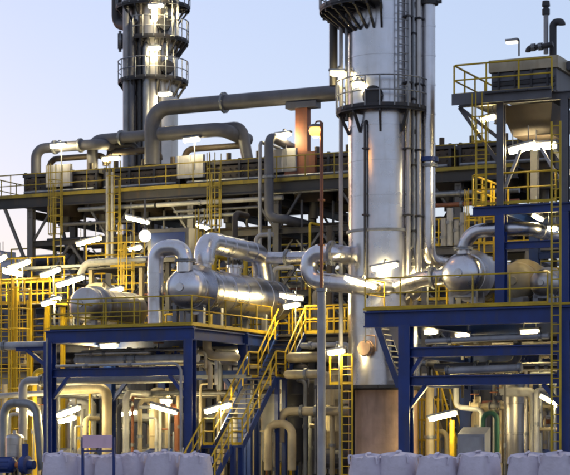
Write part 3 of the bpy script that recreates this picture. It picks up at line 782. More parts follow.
for x0, x1, y, m_, r_, lb in ((40, 96, 158, 'brown', .15, 'brown manifold pipe on the air cooler at the open end of the rack'), (98, 150, 152, 'brown', .17, 'thick brown manifold pipe beside the foot of the overhead pipe'),
                          (176, 240, 148, 'brown', .15, 'brown manifold pipe under the thick grey pipe stub'), (100, 128, 146, 'dark', .14, 'short black manifold pipe on the second air cooler')):
    z = Z((x0 + x1) / 2, y, hv + .9)
    pipe(lb, [(U(x0, hv), hv + .9, z - .5), (U(x0, hv), hv + .9, z), (U(x1, hv), hv + .9, z), (U(x1, hv), hv + .9, z - .5)], r_, m_, group='manifold pipes on the air coolers')
q = DV - .7
pipe('grey riser pipe with a bent foot in front of the rack', [P(284, 219, q) + V3((0, 4, 0)), P(284, 219, q), P(269, 218, q), P(269, 136, q), P(269, 136, q) + V3((0, 5.5, -.4))], .21, 'grey', bend=.4, n=14, fl=((2, .5),))
standpipe('slim pale pipe rising up the rack beside the grey riser', 260, .08, q, 262, 142, 'lgrey', top=(0, 2, 0))
standpipe('thin pale drop pipe of a close pair in front of the rack', 107, .06, q, 262, 172, 'lgrey', group='drop pipes on the rack')
standpipe('thin pale drop pipe of a close pair in front of the rack', 112, .06, q, 262, 172, 'lgrey', group='drop pipes on the rack')
# red-brown support under the fat overhead pipe
u = U(303, hv); zt = Z(303, 106, hv)
t = thing('pipe_support', 'red brown post with wide cap holding up the fat overhead pipe', 'support', (u, hv, zA))
part(t, 'post', MB().box((u - .3, hv - .2, zA), (u + .3, hv + .2, zt - .12)), 'rust')
part(t, 'cap_plate', MB().box((u - .75, hv - .3, zt - .12), (u + .75, hv + .3, zt + .16)), 'grey')
part(t, 'housing', MB().box((u - .7, hv - .5, zA + .1), (u + .8, hv - .22, zA + 1.3)), 'rust')
# pipes slung below the deck edge
for x0, x1, y, r_, m_, lb in ((80, 156, 207, .11, 'galv', 'steel pipe slung under the first air coolers at the deck edge'), (158, 284, 201, .11, 'lgrey', 'long pale pipe slung under the middle of the air cooler deck'),
        (60, 150, 222, .08, 'grey', 'thin grey pipe hung well below the first air coolers'), (150, 246, 216, .09, 'galv', 'steel pipe hung below the long pale pipe of the cooler deck'),
        (175, 260, 209, .06, 'grey', 'thin grey pipe between the two pipes slung under the cooler deck'), (432, 520, 203, .1, 'rust', 'rust red pipe slung under the deck behind the blue tower'),
        (430, 520, 192, .13, 'galv', 'thicker steel pipe slung above the rust red pipe behind the blue tower'), (270, 345, 191, .07, 'galv', 'thin steel pipe slung under the deck beside the red brown post')):
    pipe(lb, [(U(x0, DV + .2), DV + .1, Z((x0 + x1) / 2, y, DV)), (U(x1, DV + .2), DV + .1, Z((x0 + x1) / 2, y, DV))], r_, m_, group='pipes slung under the cooler deck', fl=((0, .35),))

# ------------------------------------------------------------------ back tower
TVA = 28.; tu = U(153, TVA); TR = 25 * MPX(TVA, 153)
zy = lambda y: Z(153, y, TVA)
t = thing('back_tower', 'distant blue grey process tower with three lit half round platforms', 'column', (tu, TVA, 0))
part(t, 'shell', MB().lathe((tu, TVA, 0), (0, 0, 1), ringed(0, 33, TR, 1.6), 40), 'cladr')
part(t, 'top_head', MB().lathe((tu, TVA, 33), (0, 0, 1), [(TR * .5 - a, b) for a, b in sph(1, TR, 6)][::-1], 32, cap=False), 'cladr')
for y, r1, a0, a1 in ((83, 1.4, va - 110, va + 110), (43, 1.42, va - 30, va + 110), (9, 1.48, va - 100, va + 110), (-30, 1.4, va - 110, va + 110)):
    ring_platform(t, tu, TVA, zy(y), TR, TR * r1, a0, a1, 'galv', gap=16)
for a, r_, z0, z1, m_ in ((-56, .2, 8, 32, 'lgrey'), (-40, .16, 8, zy(26), 'grey'), (-22, .12, 8, 32, 'dark'), (-8, .2, 8, zy(50), 'galv'), (18, .09, 8, 32, 'dark')):
    d = V3((math.cos(R(va + a)), math.sin(R(va + a)), 0)); q = V3((tu, TVA, 0)) + d * (TR + r_ + .08)
    part(t, 'riser_pipe', MB().tube([q + V3((0, 0, z0)), q + V3((0, 0, z1)), q + V3((0, 0, z1)) - d * .6], r_, 10, bend=r_ * 2), m_)
ladder_part(t, (tu + math.cos(R(va + 40)) * (TR + .2), TVA + math.sin(R(va + 40)) * (TR + .2), zy(83)), zy(9) - zy(83), (math.cos(R(va + 40)), math.sin(R(va + 40))), .42, 'galv')
manway(t, tu, TVA, TR, zy(72), va + 32, .36)
manway(t, tu, TVA, TR, zy(30), va + 25, .36)
d = V3((math.cos(R(va - 85)), math.sin(R(va - 85)), 0)); q = V3((tu, TVA, 0))
pipe('fat dark overhead line elbowing into the side of the back tower', [q + d * (TR - .1) + V3((0, 0, zy(27))), P(119, 24, TVA), P(117, 18, TVA), P(117, -60, TVA)], .3, 'dark', bend=.7)
pipe('round bluish blind nozzle jutting from the back tower', [q + d * (TR - .1) + V3((0, 0, zy(42))), q + d * (TR + .55) + V3((0, 0, zy(42)))], .42, 'grey', name='nozzle_stub', cat='nozzle', fl=((0, .8),))

# ================================================================== PIPEWORK, PUMPS AND SHEDS IN BETWEEN
rnd = random.Random(21)
CW = dict(lgrey='pale grey', beige='beige', galv='bare steel', clad='silver clad', cladr='dull silver', grey='grey', dark='dark', brown='brown', rust='rust red', blue='blue', green='green', yellow='yellow')
def thick(r): return 'thin' if r < .075 else 'slim' if r < .115 else 'medium' if r < .17 else 'thick'
def run(where, v, z, u0, u1, r, m, ends='ss', group=None, drop=1.2, **k):
    """a pipe along the front direction; each end straight (s), dropping (d), rising (u) or turning back (b)"""
    e = dict(s=None, d=(0, 0, -drop), u=(0, 0, drop), b=(0, drop, 0))
    pts = [V3((u0, v, z)), V3((u1, v, z))]
    if e[ends[0]]: pts.insert(0, pts[0] + V3(e[ends[0]]))
    if e[ends[1]]: pts.append(pts[-1] + V3(e[ends[1]]))
    i = 1 if e[ends[0]] else 0
    how = {'s': '', 'd': ', its end dropping', 'u': ', its end rising', 'b': ', its end turning away'}[max(ends, key='sbud'.index)]
    return pipe('%s %s pipe %s%s' % (thick(r), CW[m], where, how), pts, r, m, group=group, fl=[(i, rnd.uniform(.2, .8)) for _ in range(2)] if r < .2 else (), n=10, **k)
def riser(where, u, v, z0, z1, r, m, turn=None, group=None, **k):
    pts = [V3((u, v, z0)), V3((u, v, z1))]
    if turn: pts.append(pts[-1] + V3(turn))
    return pipe('%s upright %s pipe %s%s' % (thick(r), CW[m], where, ', bent at its top' if turn else ''), pts, r, m, group=group, fl=[(0, rnd.uniform(.25, .7))], n=10, **k)
def valve(label, p, axis=(1, 0, 0), s=.16, group=None, m='grey', wheel='rust'):
    p = V3(p); ax = V3(axis)
    t = thing('valve', label, 'valve', p, group)
    part(t, 'body', MB().lathe(p - ax * s * 1.6, ax, [(0, s * 1.1), (s * .3, s * 1.1), (s * .32, s * .7), (s * 1.2, s * .95), (s * 2., s * .95), (s * 2.88, s * .7), (s * 2.9, s * 1.1), (s * 3.2, s * 1.1)], 12), m)
    part(t, 'bonnet', MB().lathe(p + V3((0, 0, s * .6)), (0, 0, 1), [(0, s * .7), (s * .9, s * .5), (s * .9, s * .75), (s * 1.1, s * .75), (s * 1.1, s * .2), (s * 3, s * .2)], 10), m)
    c = p + V3((0, 0, s * 3.4))
    ring = [c + V3((math.cos(R(a)) * s * 1.3, math.sin(R(a)) * s * 1.3, 0)) for a in range(0, 361, 30)]
    w = part(t, 'handwheel', MB().tube(ring, s * .13, 5, cap=False), wheel)
    for a in (0, 120, 240): part(w, 'spoke', MB().bar(c, c + V3((math.cos(R(a)) * s * 1.25, math.sin(R(a)) * s * 1.25, 0)), s * .16), wheel)
    return t
def pump(label, p, m='blue', group=None, s=1.):
    p = V3(p)
    t = thing('pump', label, 'pump', p, group)
    part(t, 'base_frame', MB().box(p + V3((-.9, -.35, 0)) * s, p + V3((.9, .35, .3)) * s) if False else MB().box((p.x - .9 * s, p.y - .35 * s, 0), (p.x + .9 * s, p.y + .35 * s, .3 * s)), 'dark')
    c = V3((p.x, p.y, .75 * s))
    mo = part(t, 'motor', MB().lathe(c + V3((-.85 * s, 0, 0)), (1, 0, 0), [(0, .1 * s), (0, .26 * s), (.12 * s, .3 * s), (.85 * s, .3 * s), (.95 * s, .2 * s), (1.0 * s, .1 * s)], 16), m)
    for k in range(8):
        a = R(k * 45 + 22)
        part(mo, 'fin', MB().bar(c + V3((-.7 * s, math.cos(a) * .31 * s, math.sin(a) * .31 * s)), c + V3((-.05 * s, math.cos(a) * .31 * s, math.sin(a) * .31 * s)), .03, .05), m)
    part(t, 'coupling', MB().cyl(c + V3((.15 * s, 0, 0)), c + V3((.4 * s, 0, 0)), .12 * s, 10), 'orange')
    vo = part(t, 'volute', MB().lathe(c + V3((.4 * s, 0, 0)), (1, 0, 0), [(0, .15 * s), (.05 * s, .36 * s), (.28 * s, .36 * s), (.33 * s, .2 * s), (.55 * s, .18 * s), (.55 * s, .1)], 18), m)
    part(vo, 'outlet', MB().cyl(c + V3((.55 * s, 0, .3 * s)), c + V3((.55 * s, 0, .8 * s)), .12 * s, 10), m)
    return t
def upright_vessel(label, p, r, h, m, legs=True, group=None):
    p = V3(p); z0 = .7 if legs else .02
    t = thing('upright_vessel', label, 'vessel', (p.x, p.y, 0), group)
    pr = [(a, b) for a, b in sph(1, r, 5)]; e = pr[-1][0]
    pr += [(e + h * .33, r), (e + h * .335, r * 1.03), (e + h * .35, r * 1.03), (e + h * .355, r), (e + h * .7, r), (e + h * .705, r * 1.03), (e + h * .72, r * 1.03), (e + h * .725, r), (e + h, r)]
    pr += [(e + h + r * .5 - a, b) for a, b in sph(1, r, 5)][::-1]
    part(t, 'shell', MB().lathe((p.x, p.y, z0), (0, 0, 1), pr, 24, cap=False), m)
    for k in range(4):
        a = R(45 + 90 * k); q = V3((p.x + math.cos(a) * r * .85, p.y + math.sin(a) * r * .85, 0))
        part(t, 'leg', MB().bar(q, q + V3((0, 0, z0 + r)), .1, .1), 'dark')
    nz = part(t, 'nozzle', MB().cyl((p.x, p.y, z0 + h + r * .8), (p.x, p.y, z0 + h + r * 1.3), r * .25, 12), m)
    return t
def tray(label, v, z, u0, u1, w=.5, group=None):
    t = thing('cable_tray', label, 'cable tray', (u0, v, z), group)
    for dv in (0, w): part(t, 'side_rail', MB().box((u0, v + dv - .015, z), (u1, v + dv + .015, z + .12)), 'galv')
    n = max(3, int((u1 - u0) / .45))
    for k in range(n): 
        u = u0 + (u1 - u0) * (k + .5) / n
        part(t, 'cross_rung', MB().box((u - .03, v + .016, z + .01), (u + .03, v + w - .016, z + .04)), 'galv')
    part(t, 'cable_bundle', MB().box((u0, v + .08, z + .042), (u1, v + w - .08, z + .1)), 'black')
    return t

# ---- shed at the back with ribbed cladding
SV = 25.2; s0, s1 = U(-30, SV), U(600, SV)
t = thing('equipment_shed', 'long low beige shed of upright wall panels behind all the pipework', 'shed', (s0, SV, 0))
n = 34
for i in range(n):
    a = s0 + (s1 - s0) * i / n; b = s0 + (s1 - s0) * (i + 1) / n - .03
    part(t, 'wall_panel', MB().box((a, SV + (i % 2) * .03, .2), (b, SV + .15, 5.4)), 'beige' if i % 7 else 'grey')
part(t, 'plinth', MB().box((s0, SV - .04, 0), (s1, SV + .2, .195)), 'conc')
part(t, 'roof', MB().box((s0 - .3, SV - .5, 5.41), (s1 + .3, SV + 9, 5.65)), 'dark')
for x in (120, 300, 470):
    d_ = part(t, 'door', MB().box((U(x, SV) - .6, SV - .05, .2), (U(x, SV) + .6, SV - .005, 2.4)), 'grey')
    part(d_, 'handle', MB().box((U(x, SV) + .4, SV - .1, 1.2), (U(x, SV) + .5, SV - .055, 1.3)), 'dark')

# ---- a second rack and further plant beyond the shed
BV = 38.
t = thing('far_rack', 'far dark pipe rack seen through the legs of the cooler rack', 'rack', (U(20, BV), BV, 0))
f0, f1 = U(14, BV), U(600, BV); ztf = Z(100, 262, BV)
nb = 9
for i in range(nb):
    u = f0 + (f1 - f0) * i / (nb - 1)
    for v in (BV, BV + 5): post(t, u, v, 0, ztf + (i % 3) * .8, .4, 'dark')
    for z in (ztf - .5, ztf - 2.6): beam(t, (u, BV + .2, z), (u, BV + 4.8, z), .3, .4, 'dark', 'cross_beam')
for z in (ztf - .4, ztf - 2.5, ztf - 4.6): beam(t, (f0, BV, z), (f1, BV, z), .3, .45, 'grey')
for i in range(nb - 1):
    a = f0 + (f1 - f0) * i / (nb - 1); b = f0 + (f1 - f0) * (i + 1) / (nb - 1)
    brace(t, (a, BV, ztf - 2.6), (b, BV, ztf - .5), .14, 'grey'); brace(t, (a, BV, ztf - .5), (b, BV, ztf - 2.6), .14, 'grey')
guardrail(t, [(f0, BV - .3, ztf - 2.2), (f1, BV - .3, ztf - 2.2)], gap=1.6, rr=.05, toe=False)
guardrail(t, [(f0, BV - .3, ztf - .1), (f1, BV - .3, ztf - .1)], gap=1.6, rr=.05, toe=False)
FW = 'on the far rack'
for i, (z, r_, m_) in enumerate(((ztf + .1, .3, 'grey'), (ztf - .15, .2, 'brown'), (ztf - 1.9, .32, 'lgrey'), (ztf - 2.2, .2, 'beige'), (ztf - 4.1, .35, 'grey'), (ztf - 4.3, .22, 'beige'), (ztf - 1.0, .14, 'lgrey'), (ztf - 3.4, .16, 'brown'))):
    v = BV + .8 + i * .5
    pipe('%s %s pipe along the %s level of the far rack' % (('fat', 'slim')[r_ < .25], CW[m_], 'top' if z > ztf - 1.1 else 'middle' if z > ztf - 3.5 else 'lower'), [(f0, v, z + r_), (f1, v, z + r_)], r_, m_, group='pipes on the far rack')
for i, (x, y, v, r_, m_) in enumerate(((8, 262, 70, 2.6, 'lgrey'), (-6, 250, 80, 2.2, 'grey'), (238, 232, 60, 1.3, 'cladr'), (440, 222, 50, 1.1, 'cladr'), (120, 252, 64, 1.6, 'cladr'), (282, 240, 58, 1.0, 'lgrey'))):
    upright_vessel(('fat pale storage silo far off beyond the caged ladders', 'grey silo behind the fat pale silo far off', 'distant dull silver tower behind the vapour arch', 'distant dull silver tower behind the downcomer pipe', 'distant wide silver drum behind the rack legs', 'slim pale distant tower beside the C bend')[i], (U(x, v), v, 0), r_, Z(x, y, v) - .7 - r_, m_)

# ---- mid platform behind the left frame
mz = ZD + .05
t = thing('grey_steel_platform', 'grey steel working platform with yellow rails behind the left blue frame', 'platform', (U(0, 10), 10, 0))
g0, g1 = U(-20, 10), U(300, 10)
deck(t, g0, g1, 10, 14.6, mz, .05, step=1.3)
for v in (10, 14.4):
    beam(t, (g0, v, mz - .25), (g1, v, mz - .25), .2, .36, 'grey')
    for k in range(6): post(t, g0 + .4 + k * (g1 - g0 - .8) / 5, v, 0, mz - .44, .24, 'grey')
guardrail(t, [(g0, 10, mz), (g1, 10, mz)], gap=1.1, rr=.035)
guardrail(t, [(g0, 14.4, mz), (g1, 14.4, mz)], gap=1.1, rr=.035)
ladder_part(t, (U(128, 9.8), 9.8, mz), 4.2, (0, -1), .42, 'yellow')
ladder_part(t, (U(205, 9.9), 9.9, mz), 4.6, (0, -1), .42, 'yellow')
zu = Z(60, 282, 12)
deck(t, U(-10, 12), U(70, 12), 11.5, 14.3, zu, .05, step=1.3); guardrail(t, [(U(-10, 12), 11.5, zu), (U(70, 12), 11.5, zu)], gap=.9, rr=.038)
for x in (4, 66): post(t, U(x, 12), 11.6, mz, zu - .06, .18, 'grey')
zu2 = Z(130, 268, 12)
deck(t, U(92, 12), U(150, 12), 11.5, 14.3, zu2, .05, step=1.3); guardrail(t, [(U(92, 12), 11.5, zu2), (U(150, 12), 11.5, zu2)], gap=.9, rr=.038)
for x in (96, 146): post(t, U(x, 12), 11.6, mz, zu2 - .06, .18, 'beige')
zu3 = Z(30, 306, 9)
t = thing('yellow_access_stage', 'small stage crowded with yellow rails beside the grey drum end', 'platform', (U(20, 9), 8.2, 0))
deck(t, U(-12, 9), U(62, 9), 8.0, 9.6, zu3, .05, step=1.2)
for v in (8.0, 9.5): guardrail(t, [(U(-12, 9), v, zu3), (U(62, 9), v, zu3)], gap=.6, rr=.04)
for x in (-8, 26, 58):
    for v in (8.1, 9.4): post(t, U(x, 9), v, 0, zu3 - .06, .16, 'yellow')
for k in range(3): brace(t, (U(-8 + 34 * min(k, 1), 9), 8.05, 1.5 + k), (U(26 + 32 * min(k, 1), 9), 8.05, 3.6 + k * .6), .09, 'yellow')
# yellow ladders at the far left
for x, y1, lab in ((22, 286, 'thick yellow caged ladder at the end of the grey working platform'), (4, 278, 'yellow caged ladder next to the thick caged ladder')):
    t = thing('caged_ladder', lab, 'ladder', (U(x, 7), 7, 0))
    ladder_part(t, (U(x, 7), 7, 0), Z(x, y1, 7) - .6, (0, -1), .55, 'yellow')
    part(t, 'back_frame', MB().bar((U(x - 7, 7), 7.1, 0), (U(x - 7, 7), 7.1, Z(x, y1, 7)), .1), 'yellow')
    part(t, 'side_frame', MB().bar((U(x + 7, 7), 7.1, 0), (U(x + 7, 7), 7.1, Z(x, y1, 7)), .1), 'yellow')
# ---- mid platform right of / behind the column
mzr = Z(450, 300, 10)
t = thing('grey_steel_platform', 'grey steel gallery with yellow rails behind the deck exchanger', 'platform', (U(420, 10), 10, 0))
g0, g1 = U(418, 10), U(590, 10)
for z in (mzr, Z(450, 246, 10)):
    deck(t, g0, g1, 10, 13.6, z, .05, step=1.3)
    for v in (10, 13.4): beam(t, (g0, v, z - .2), (g1, v, z - .2), .16, .28, 'grey')
    guardrail(t, [(g0, 10, z), (g1, 10, z)], gap=.9, rr=.038)
for k in range(4):
    for v in (10, 13.4): post(t, g0 + .3 + k * (g1 - g0 - .6) / 3, v, 0, Z(450, 246, 10) - .35, .22, 'grey')
ladder_part(t, (U(474, 9.7), 9.7, mzr), 3.4, (0, -1), .42, 'yellow')

# ---- named pipes visible in the photograph
pipe('pale blue grey pipe running level out past the left blue post', [P(-25, 347, .4), P(50, 345, .4), P(50, 345, 2.)], .16, 'lgrey', bend=.3, fl=((0, .4),))
pipe('white pipe with a dropped elbow below the pale blue grey pipe', [P(23, 440, 1.2), P(23, 381, 1.2), P(185, 378, 1.2)], .17, 'lgrey', bend=.3, fl=((1, .12),))
pipe('bright beige upright header with side branch below the left deck', [P(107, 470, 3), P(107, 388, 3), P(60, 390, 3)], .2, 'beige', bend=.36, n=14)
riser('next to the beige header', U(126, 3.2), 3.2, 0, Z(126, 393, 3.2), .13, 'lgrey', (0, 2, 0))
riser('between the beige header and the blue post', U(140, 4), 4.0, 0, Z(140, 400, 4), .09, 'beige', (.7, 0, 0))
pipe('pale pipe elbow coming down under the exchanger deck to a level run', [P(207, 332, 2.5), P(207, 356, 2.5), P(236, 357, 2.5), P(236, 357, 5)], .17, 'beige', bend=.34)
pipe('pale pipe crossing above the slanted lamp under the exchanger deck', [P(200, 350, 4.5), P(245, 348, 4.5)], .13, 'lgrey')
riser('hanging under the exchanger deck', U(216, 2.5), 2.5, Z(216, 385, 2.5), Z(216, 358, 2.5), .06, 'lgrey')
tray('cable tray crossing the bay beside the stair', 3.0, Z(215, 378, 3), U(196, 3), U(246, 3))
# pipes behind the stair
for x0, x1, y, r_, m_, v in ((286, 326, 357, .2, 'beige', 5.), (284, 330, 374, .17, 'beige', 4.2), (280, 352, 411, .18, 'beige', 4.6), (300, 350, 345, .1, 'lgrey', 3.9)):
    run('stacked behind the stair', v, Z((x0 + x1) / 2, y, v), U(x0, v), U(x1, v), r_, m_, rnd.choice(('bd', 'bb', 'db')), group='pipes behind the stair')
pipe('curled beige pipe loop standing low behind the stair', [P(268, 470, 4), P(268, 424, 4), P(292, 424, 4), P(292, 470, 4)], .16, 'beige', bend=.4)
upright_vessel('dark upright drum on legs behind the stair', (U(297, 6.2), 6.2, 0), .45, 3.6, 'dark')
upright_vessel('grey upright drum on legs under the gangway', (U(272, 7.5), 7.5, 0), .42, 3.2, 'lgrey')
# left ground corner
pipe('bare steel arch pipe at the foot of the left blue post', [P(4, 470, .6), P(4, 402, .6), P(36, 404, .6), P(42, 470, .6)], .17, 'galv', bend=.5, n=14)
pipe('long bare pipe level across the far corner above the arch pipe', [P(-20, 397, 2.4), P(46, 393, 2.4)], .11, 'lgrey')
upright_vessel('small round topped grey vessel beside the blue corner pump', (U(15, .2), .2, 0), .36, .9, 'cladr')
pump('blue motor pump at the foot of the arch pipe', P(13, 470, -.4), 'blue')
# U shaped and looped pipes below the right deck
pipe('white looped pipe below the right blue beams', [P(456, 388, 3), P(456, 407, 3), P(482, 409, 3), P(482, 470, 3)], .1, 'lgrey', bend=.25)
pipe('green hooped pipe standing before the ribbed vessel', [P(483, 470, 1.2), P(483, 413, 1.2), P(497, 413, 1.2), P(497, 470, 1.2)], .09, 'green', bend=.25)
upright_vessel('pale ribbed upright vessel under the right deck', (U(513, 4.2), 4.2, 0), .42, 3.0, 'cladr')
pipe('white upright pipe turning at its top under the right deck', [P(535, 475, 3), P(535, 392, 3), P(500, 392, 3)], .17, 'lgrey', bend=.3, n=14)
pipe('cream pipe rail low between the white upright and the corner ladder', [P(538, 429, 3.2), P(560, 429, 3.2)], .07, 'beige')
t = thing('control_cabinet', 'lilac grey control cabinet with sloping top among the bulk bags', 'cabinet', (U(471, .2), .2, 0))
c = V3((U(471, .2), .2, 0))
part(t, 'body', MB().add([(c.x - .5, .2, .1), (c.x + .5, .2, .1), (c.x + .5, .8, .1), (c.x - .5, .8, .1), (c.x - .5, .2, 1.9), (c.x + .5, .2, 1.9), (c.x + .5, .8, 2.15), (c.x - .5, .8, 2.15)], [(0, 3, 2, 1), (4, 5, 6, 7), (0, 1, 5, 4), (1, 2, 6, 5), (2, 3, 7, 6), (3, 0, 4, 7)]), 'lgrey')
part(t, 'door', MB().box((c.x - .44, .17, .2), (c.x + .44, .195, 1.8)), 'lgrey'); part(t, 'plinth', MB().box((c.x - .48, .22, 0), (c.x + .48, .78, .1)), 'dark')
# a second stair far under the right deck, with yellow rails
t = thing('yellow_stair', 'narrow stair with yellow rails in the dark below the right deck', 'stair', (U(440, 6.5), 6.5, 0))
a = P(436, 396, 6.5); b = P(458, 470, 6.5)
for dv in (0, .9):
    part(t, 'stringer', MB().bar(a + V3((0, dv, 0)), b + V3((0, dv, 0)), .05, .22), 'dark')
    part(t, 'handrail', MB().tube([a + V3((0, dv, 1)), b + V3((0, dv, 1))], .04, 6), 'yellow')
for i in range(13):
    q = a + (b - a) * (i + .5) / 13
    part(t, 'tread', MB().box(q + V3((-.13, .03, -.02)), q + V3((.13, .87, .02))), 'galv')
for i in range(5):
    q = a + (b - a) * (i + .5) / 5
    part(t, 'rail_post', MB().cyl(q, q + V3((0, 0, 1)), .035, 6), 'yellow')
t = thing('yellow_guard', 'yellow barred guard fence under the right blue beams', 'guard', (U(416, 5), 5, 0))
for x in range(414, 440, 4): part(t, 'bar', MB().bar((U(x, 5), 5, 0), (U(x, 5), 5, Z(420, 398, 5)), .07), 'yellow')
for y in (400, 420, 440): part(t, 'cross_rail', MB().bar((U(412, 5), 4.95, Z(420, y, 5)), (U(440, 5), 4.95, Z(420, y, 5)), .06), 'yellow')

# ---- rows of pipes on the tiers
def tier(where, group, v0, v1, z, ua, ub, n, rmax=.16, mats=('lgrey', 'beige', 'galv', 'grey', 'lgrey', 'cladr', 'brown'), ends=('ss', 'sd', 'ds', 'sb', 'bs', 'su'), drop=1.1):
    for i in range(n):
        v = v0 + (v1 - v0) * (i + rnd.uniform(.2, .8)) / n
        r_ = rnd.choice((.05, .06, .08, .1, .12, rmax)); L = ub - ua
        a = ua + L * rnd.choice((0, 0, rnd.uniform(0, .4))); b = ub - L * rnd.choice((0, 0, rnd.uniform(0, .4)))
        run(where, v, z + r_ + rnd.uniform(0, .15), a, b, r_, rnd.choice(mats), rnd.choice(ends), group=group, drop=drop * rnd.uniform(.6, 1.2))
tier('right below the left blue deck', 'pipes under the left deck', .8, 4.2, Z(120, 356, 2), UL + .5, -.4, 7, drop=.6)
tier('along the left tie beam', 'pipes on the left tie beams', .9, 4.2, Z(120, 368, 2), UL + .4, -.3, 6, drop=1.0)
tier('low behind the left blue frame', 'low pipes behind the left frame', 5, 9.4, Z(120, 398, 6), UL - 4, .5, 8, drop=1.5)
tier('under the grey platform', 'pipes under the grey platform', 10.3, 14.2, mz - .95, U(-10, 12), U(330, 12), 9, .2, drop=1.6)
tier('low under the grey platform', 'low pipes under the grey platform', 10.3, 14.2, 2.4, U(-10, 12), U(330, 12), 7, .2, drop=1.6)
tier('on the middle tier of the cooler rack', 'pipes on the middle rack tier', DV + .6, DV + 7.4, 8.45, cols[0], cols[-1] + 2, 9, .24, ('galv', 'grey', 'cladr', 'brown', 'rust'))
tier('on the upper tier of the cooler rack', 'pipes on the upper rack tier', DV + .6, DV + 7.4, zA - 2.15, cols[0], cols[-1] + 2, 8, .2, ('grey', 'grey', 'brown', 'dark', 'brown'))
tier('on the lower tier of the cooler rack', 'pipes on the lower rack tier', DV + .6, DV + 7.4, 5.75, cols[0], cols[-1] + 2, 8, .22)
tier('between the right tie beams', 'pipes in the right frame', .2, 5.2, z2 + .2 if False else Z(480, 374, 1), RU1 + .4, RU2 - .3, 7, .15, drop=.8)
tier('just below the right blue deck', 'pipes under the right deck', .2, 5.2, Z(480, 345, 1), RU1 + .4, RU2 - .3, 7, .13, drop=.5)
tier('low beneath the right blue frame', 'low pipes beneath the right frame', 4.5, 9.5, Z(480, 412, 6), RU1, RU2 + .5, 7, .16, ('lgrey', 'beige', 'galv', 'rust', 'beige'), drop=1.3)
tier('along the gallery floor', 'pipes on the gallery', 10.4, 13.2, mzr + .5, U(420, 11), U(580, 11), 6, .18)
for i in range(46):
    x = rnd.uniform(-5, 575); v = rnd.choice((3.4, 6, 8, 9.4, 12, 14.8))
    if 340 < x < 410 and v < 6: continue
    if v < 5 and 190 < x < 340: continue
    z0 = 0 if rnd.random() < .6 else ZD
    if z0 > 1 and v < 9: z0 = 0
    h_ = rnd.uniform(2.2, 4.8) if z0 == 0 else rnd.uniform(1.2, 3.2)
    where = {3.4: 'inside the front frames', 6: 'behind the front frames', 8: 'behind the front frames', 9.4: 'before the grey platform', 12: 'around the grey platform', 14.8: 'at the foot of the cooler rack'}[v]
    riser(where, U(x, v), v, z0, z0 + h_, rnd.choice((.05, .07, .09, .12, .16)), rnd.choice(('lgrey', 'beige', 'galv', 'cladr', 'beige', 'rust')), rnd.choice((None, (.9, 0, 0), (-.9, 0, 0), (0, 1.2, 0))), group='upright pipes ' + where)
spots = [(rnd.uniform(56, 182), 'in the left bay') for _ in range(20)] + [(rnd.uniform(414, 556), 'in the right bay') for _ in range(20)] + [(rnd.uniform(200, 345), 'in the shade behind the stair') for _ in range(20)] + [(rnd.uniform(-4, 44), 'near the caged ladders') for _ in range(8)]
for x, where in spots:
    v = rnd.uniform(2.2, 9.2) if 'stair' not in where else rnd.uniform(3.5, 9.2)
    hh = rnd.uniform(1.9, 4.6)
    riser(where, U(x, v), v, 0, hh, rnd.choice((.035, .05, .06, .08, .1)), rnd.choice(('lgrey', 'beige', 'galv', 'beige', 'lgrey', 'yellow', 'rust', 'grey')), rnd.choice((None, (.6, 0, 0), (-.6, 0, 0), (0, 1., 0))), group='thin upright pipes ' + where)
for k in range(16):
    x = rnd.uniform(185, 345); v = rnd.uniform(10.2, 14.2)
    riser('on the grey platform behind the exchanger', U(x, v), v, mz, rnd.uniform(8, 11.5), rnd.choice((.05, .07, .1, .13)), rnd.choice(('galv', 'grey', 'lgrey', 'yellow', 'brown')), rnd.choice((None, (.8, 0, 0), (0, 1.2, 0))), group='upright pipes on the grey platform')
t = thing('far_plant_building', 'plain grey plant building with window strip far behind the racks', 'building', (U(250, 48), 48, 0))
fb0, fb1, fz = U(-40, 48), U(640, 48), Z(100, 292, 48)
nn = 24
for i in range(nn):
    a = fb0 + (fb1 - fb0) * i / nn; b = fb0 + (fb1 - fb0) * (i + 1) / nn - .05
    part(t, 'wall_panel', MB().box((a, 48, 0), (b, 48.3, fz - (i % 4) * .12)), 'grey')
    wn_ = part(t, 'window', MB().box((a + .3, 47.95, fz - 2.2), (b - .3, 47.995, fz - 1.2)), 'dark')
part(t, 'roof', MB().box((fb0, 48.31, fz - .6), (fb1, 60, fz - .4)), 'dark')
for i in range(22):
    x = rnd.choice((rnd.uniform(0, 185), rnd.uniform(415, 560))); v = rnd.choice((1.6, 3, 5.5, 8.5))
    y = rnd.choice((rnd.uniform(352, 366), rnd.uniform(392, 430)))
    mcol = rnd.choice(('grey', 'lgrey', 'blue', 'beige')); wcol = rnd.choice(('rust', 'yellow', 'dark', 'orange'))
    valve('small %s valve with %s handwheel among the pipes of the front frames' % (CW[mcol], {'orange': 'orange'}.get(wcol) or CW[wcol]), P(x, y, v), s=rnd.uniform(.09, .15), m=mcol, wheel=wcol, group='hand valves in the front frames')
for i, (x, v, m_) in enumerate(((70, 6, 'grey'), (90, 8, 'blue'), (150, 6.5, 'grey'), (172, 4, 'blue'), (430, 8, 'grey'), (548, 5, 'blue'), (345, 5.5, 'grey'))):
    pump('%s motor pump %s' % (CW[m_], ('under the left lamps', 'behind the sign board', 'beside the blue post of the left frame', 'hidden by the bags below the left deck', 'behind the yellow guard', 'near the corner ladder', 'beside the column skirt')[i]), (U(x, v), v, 0), m_, s=1.3)
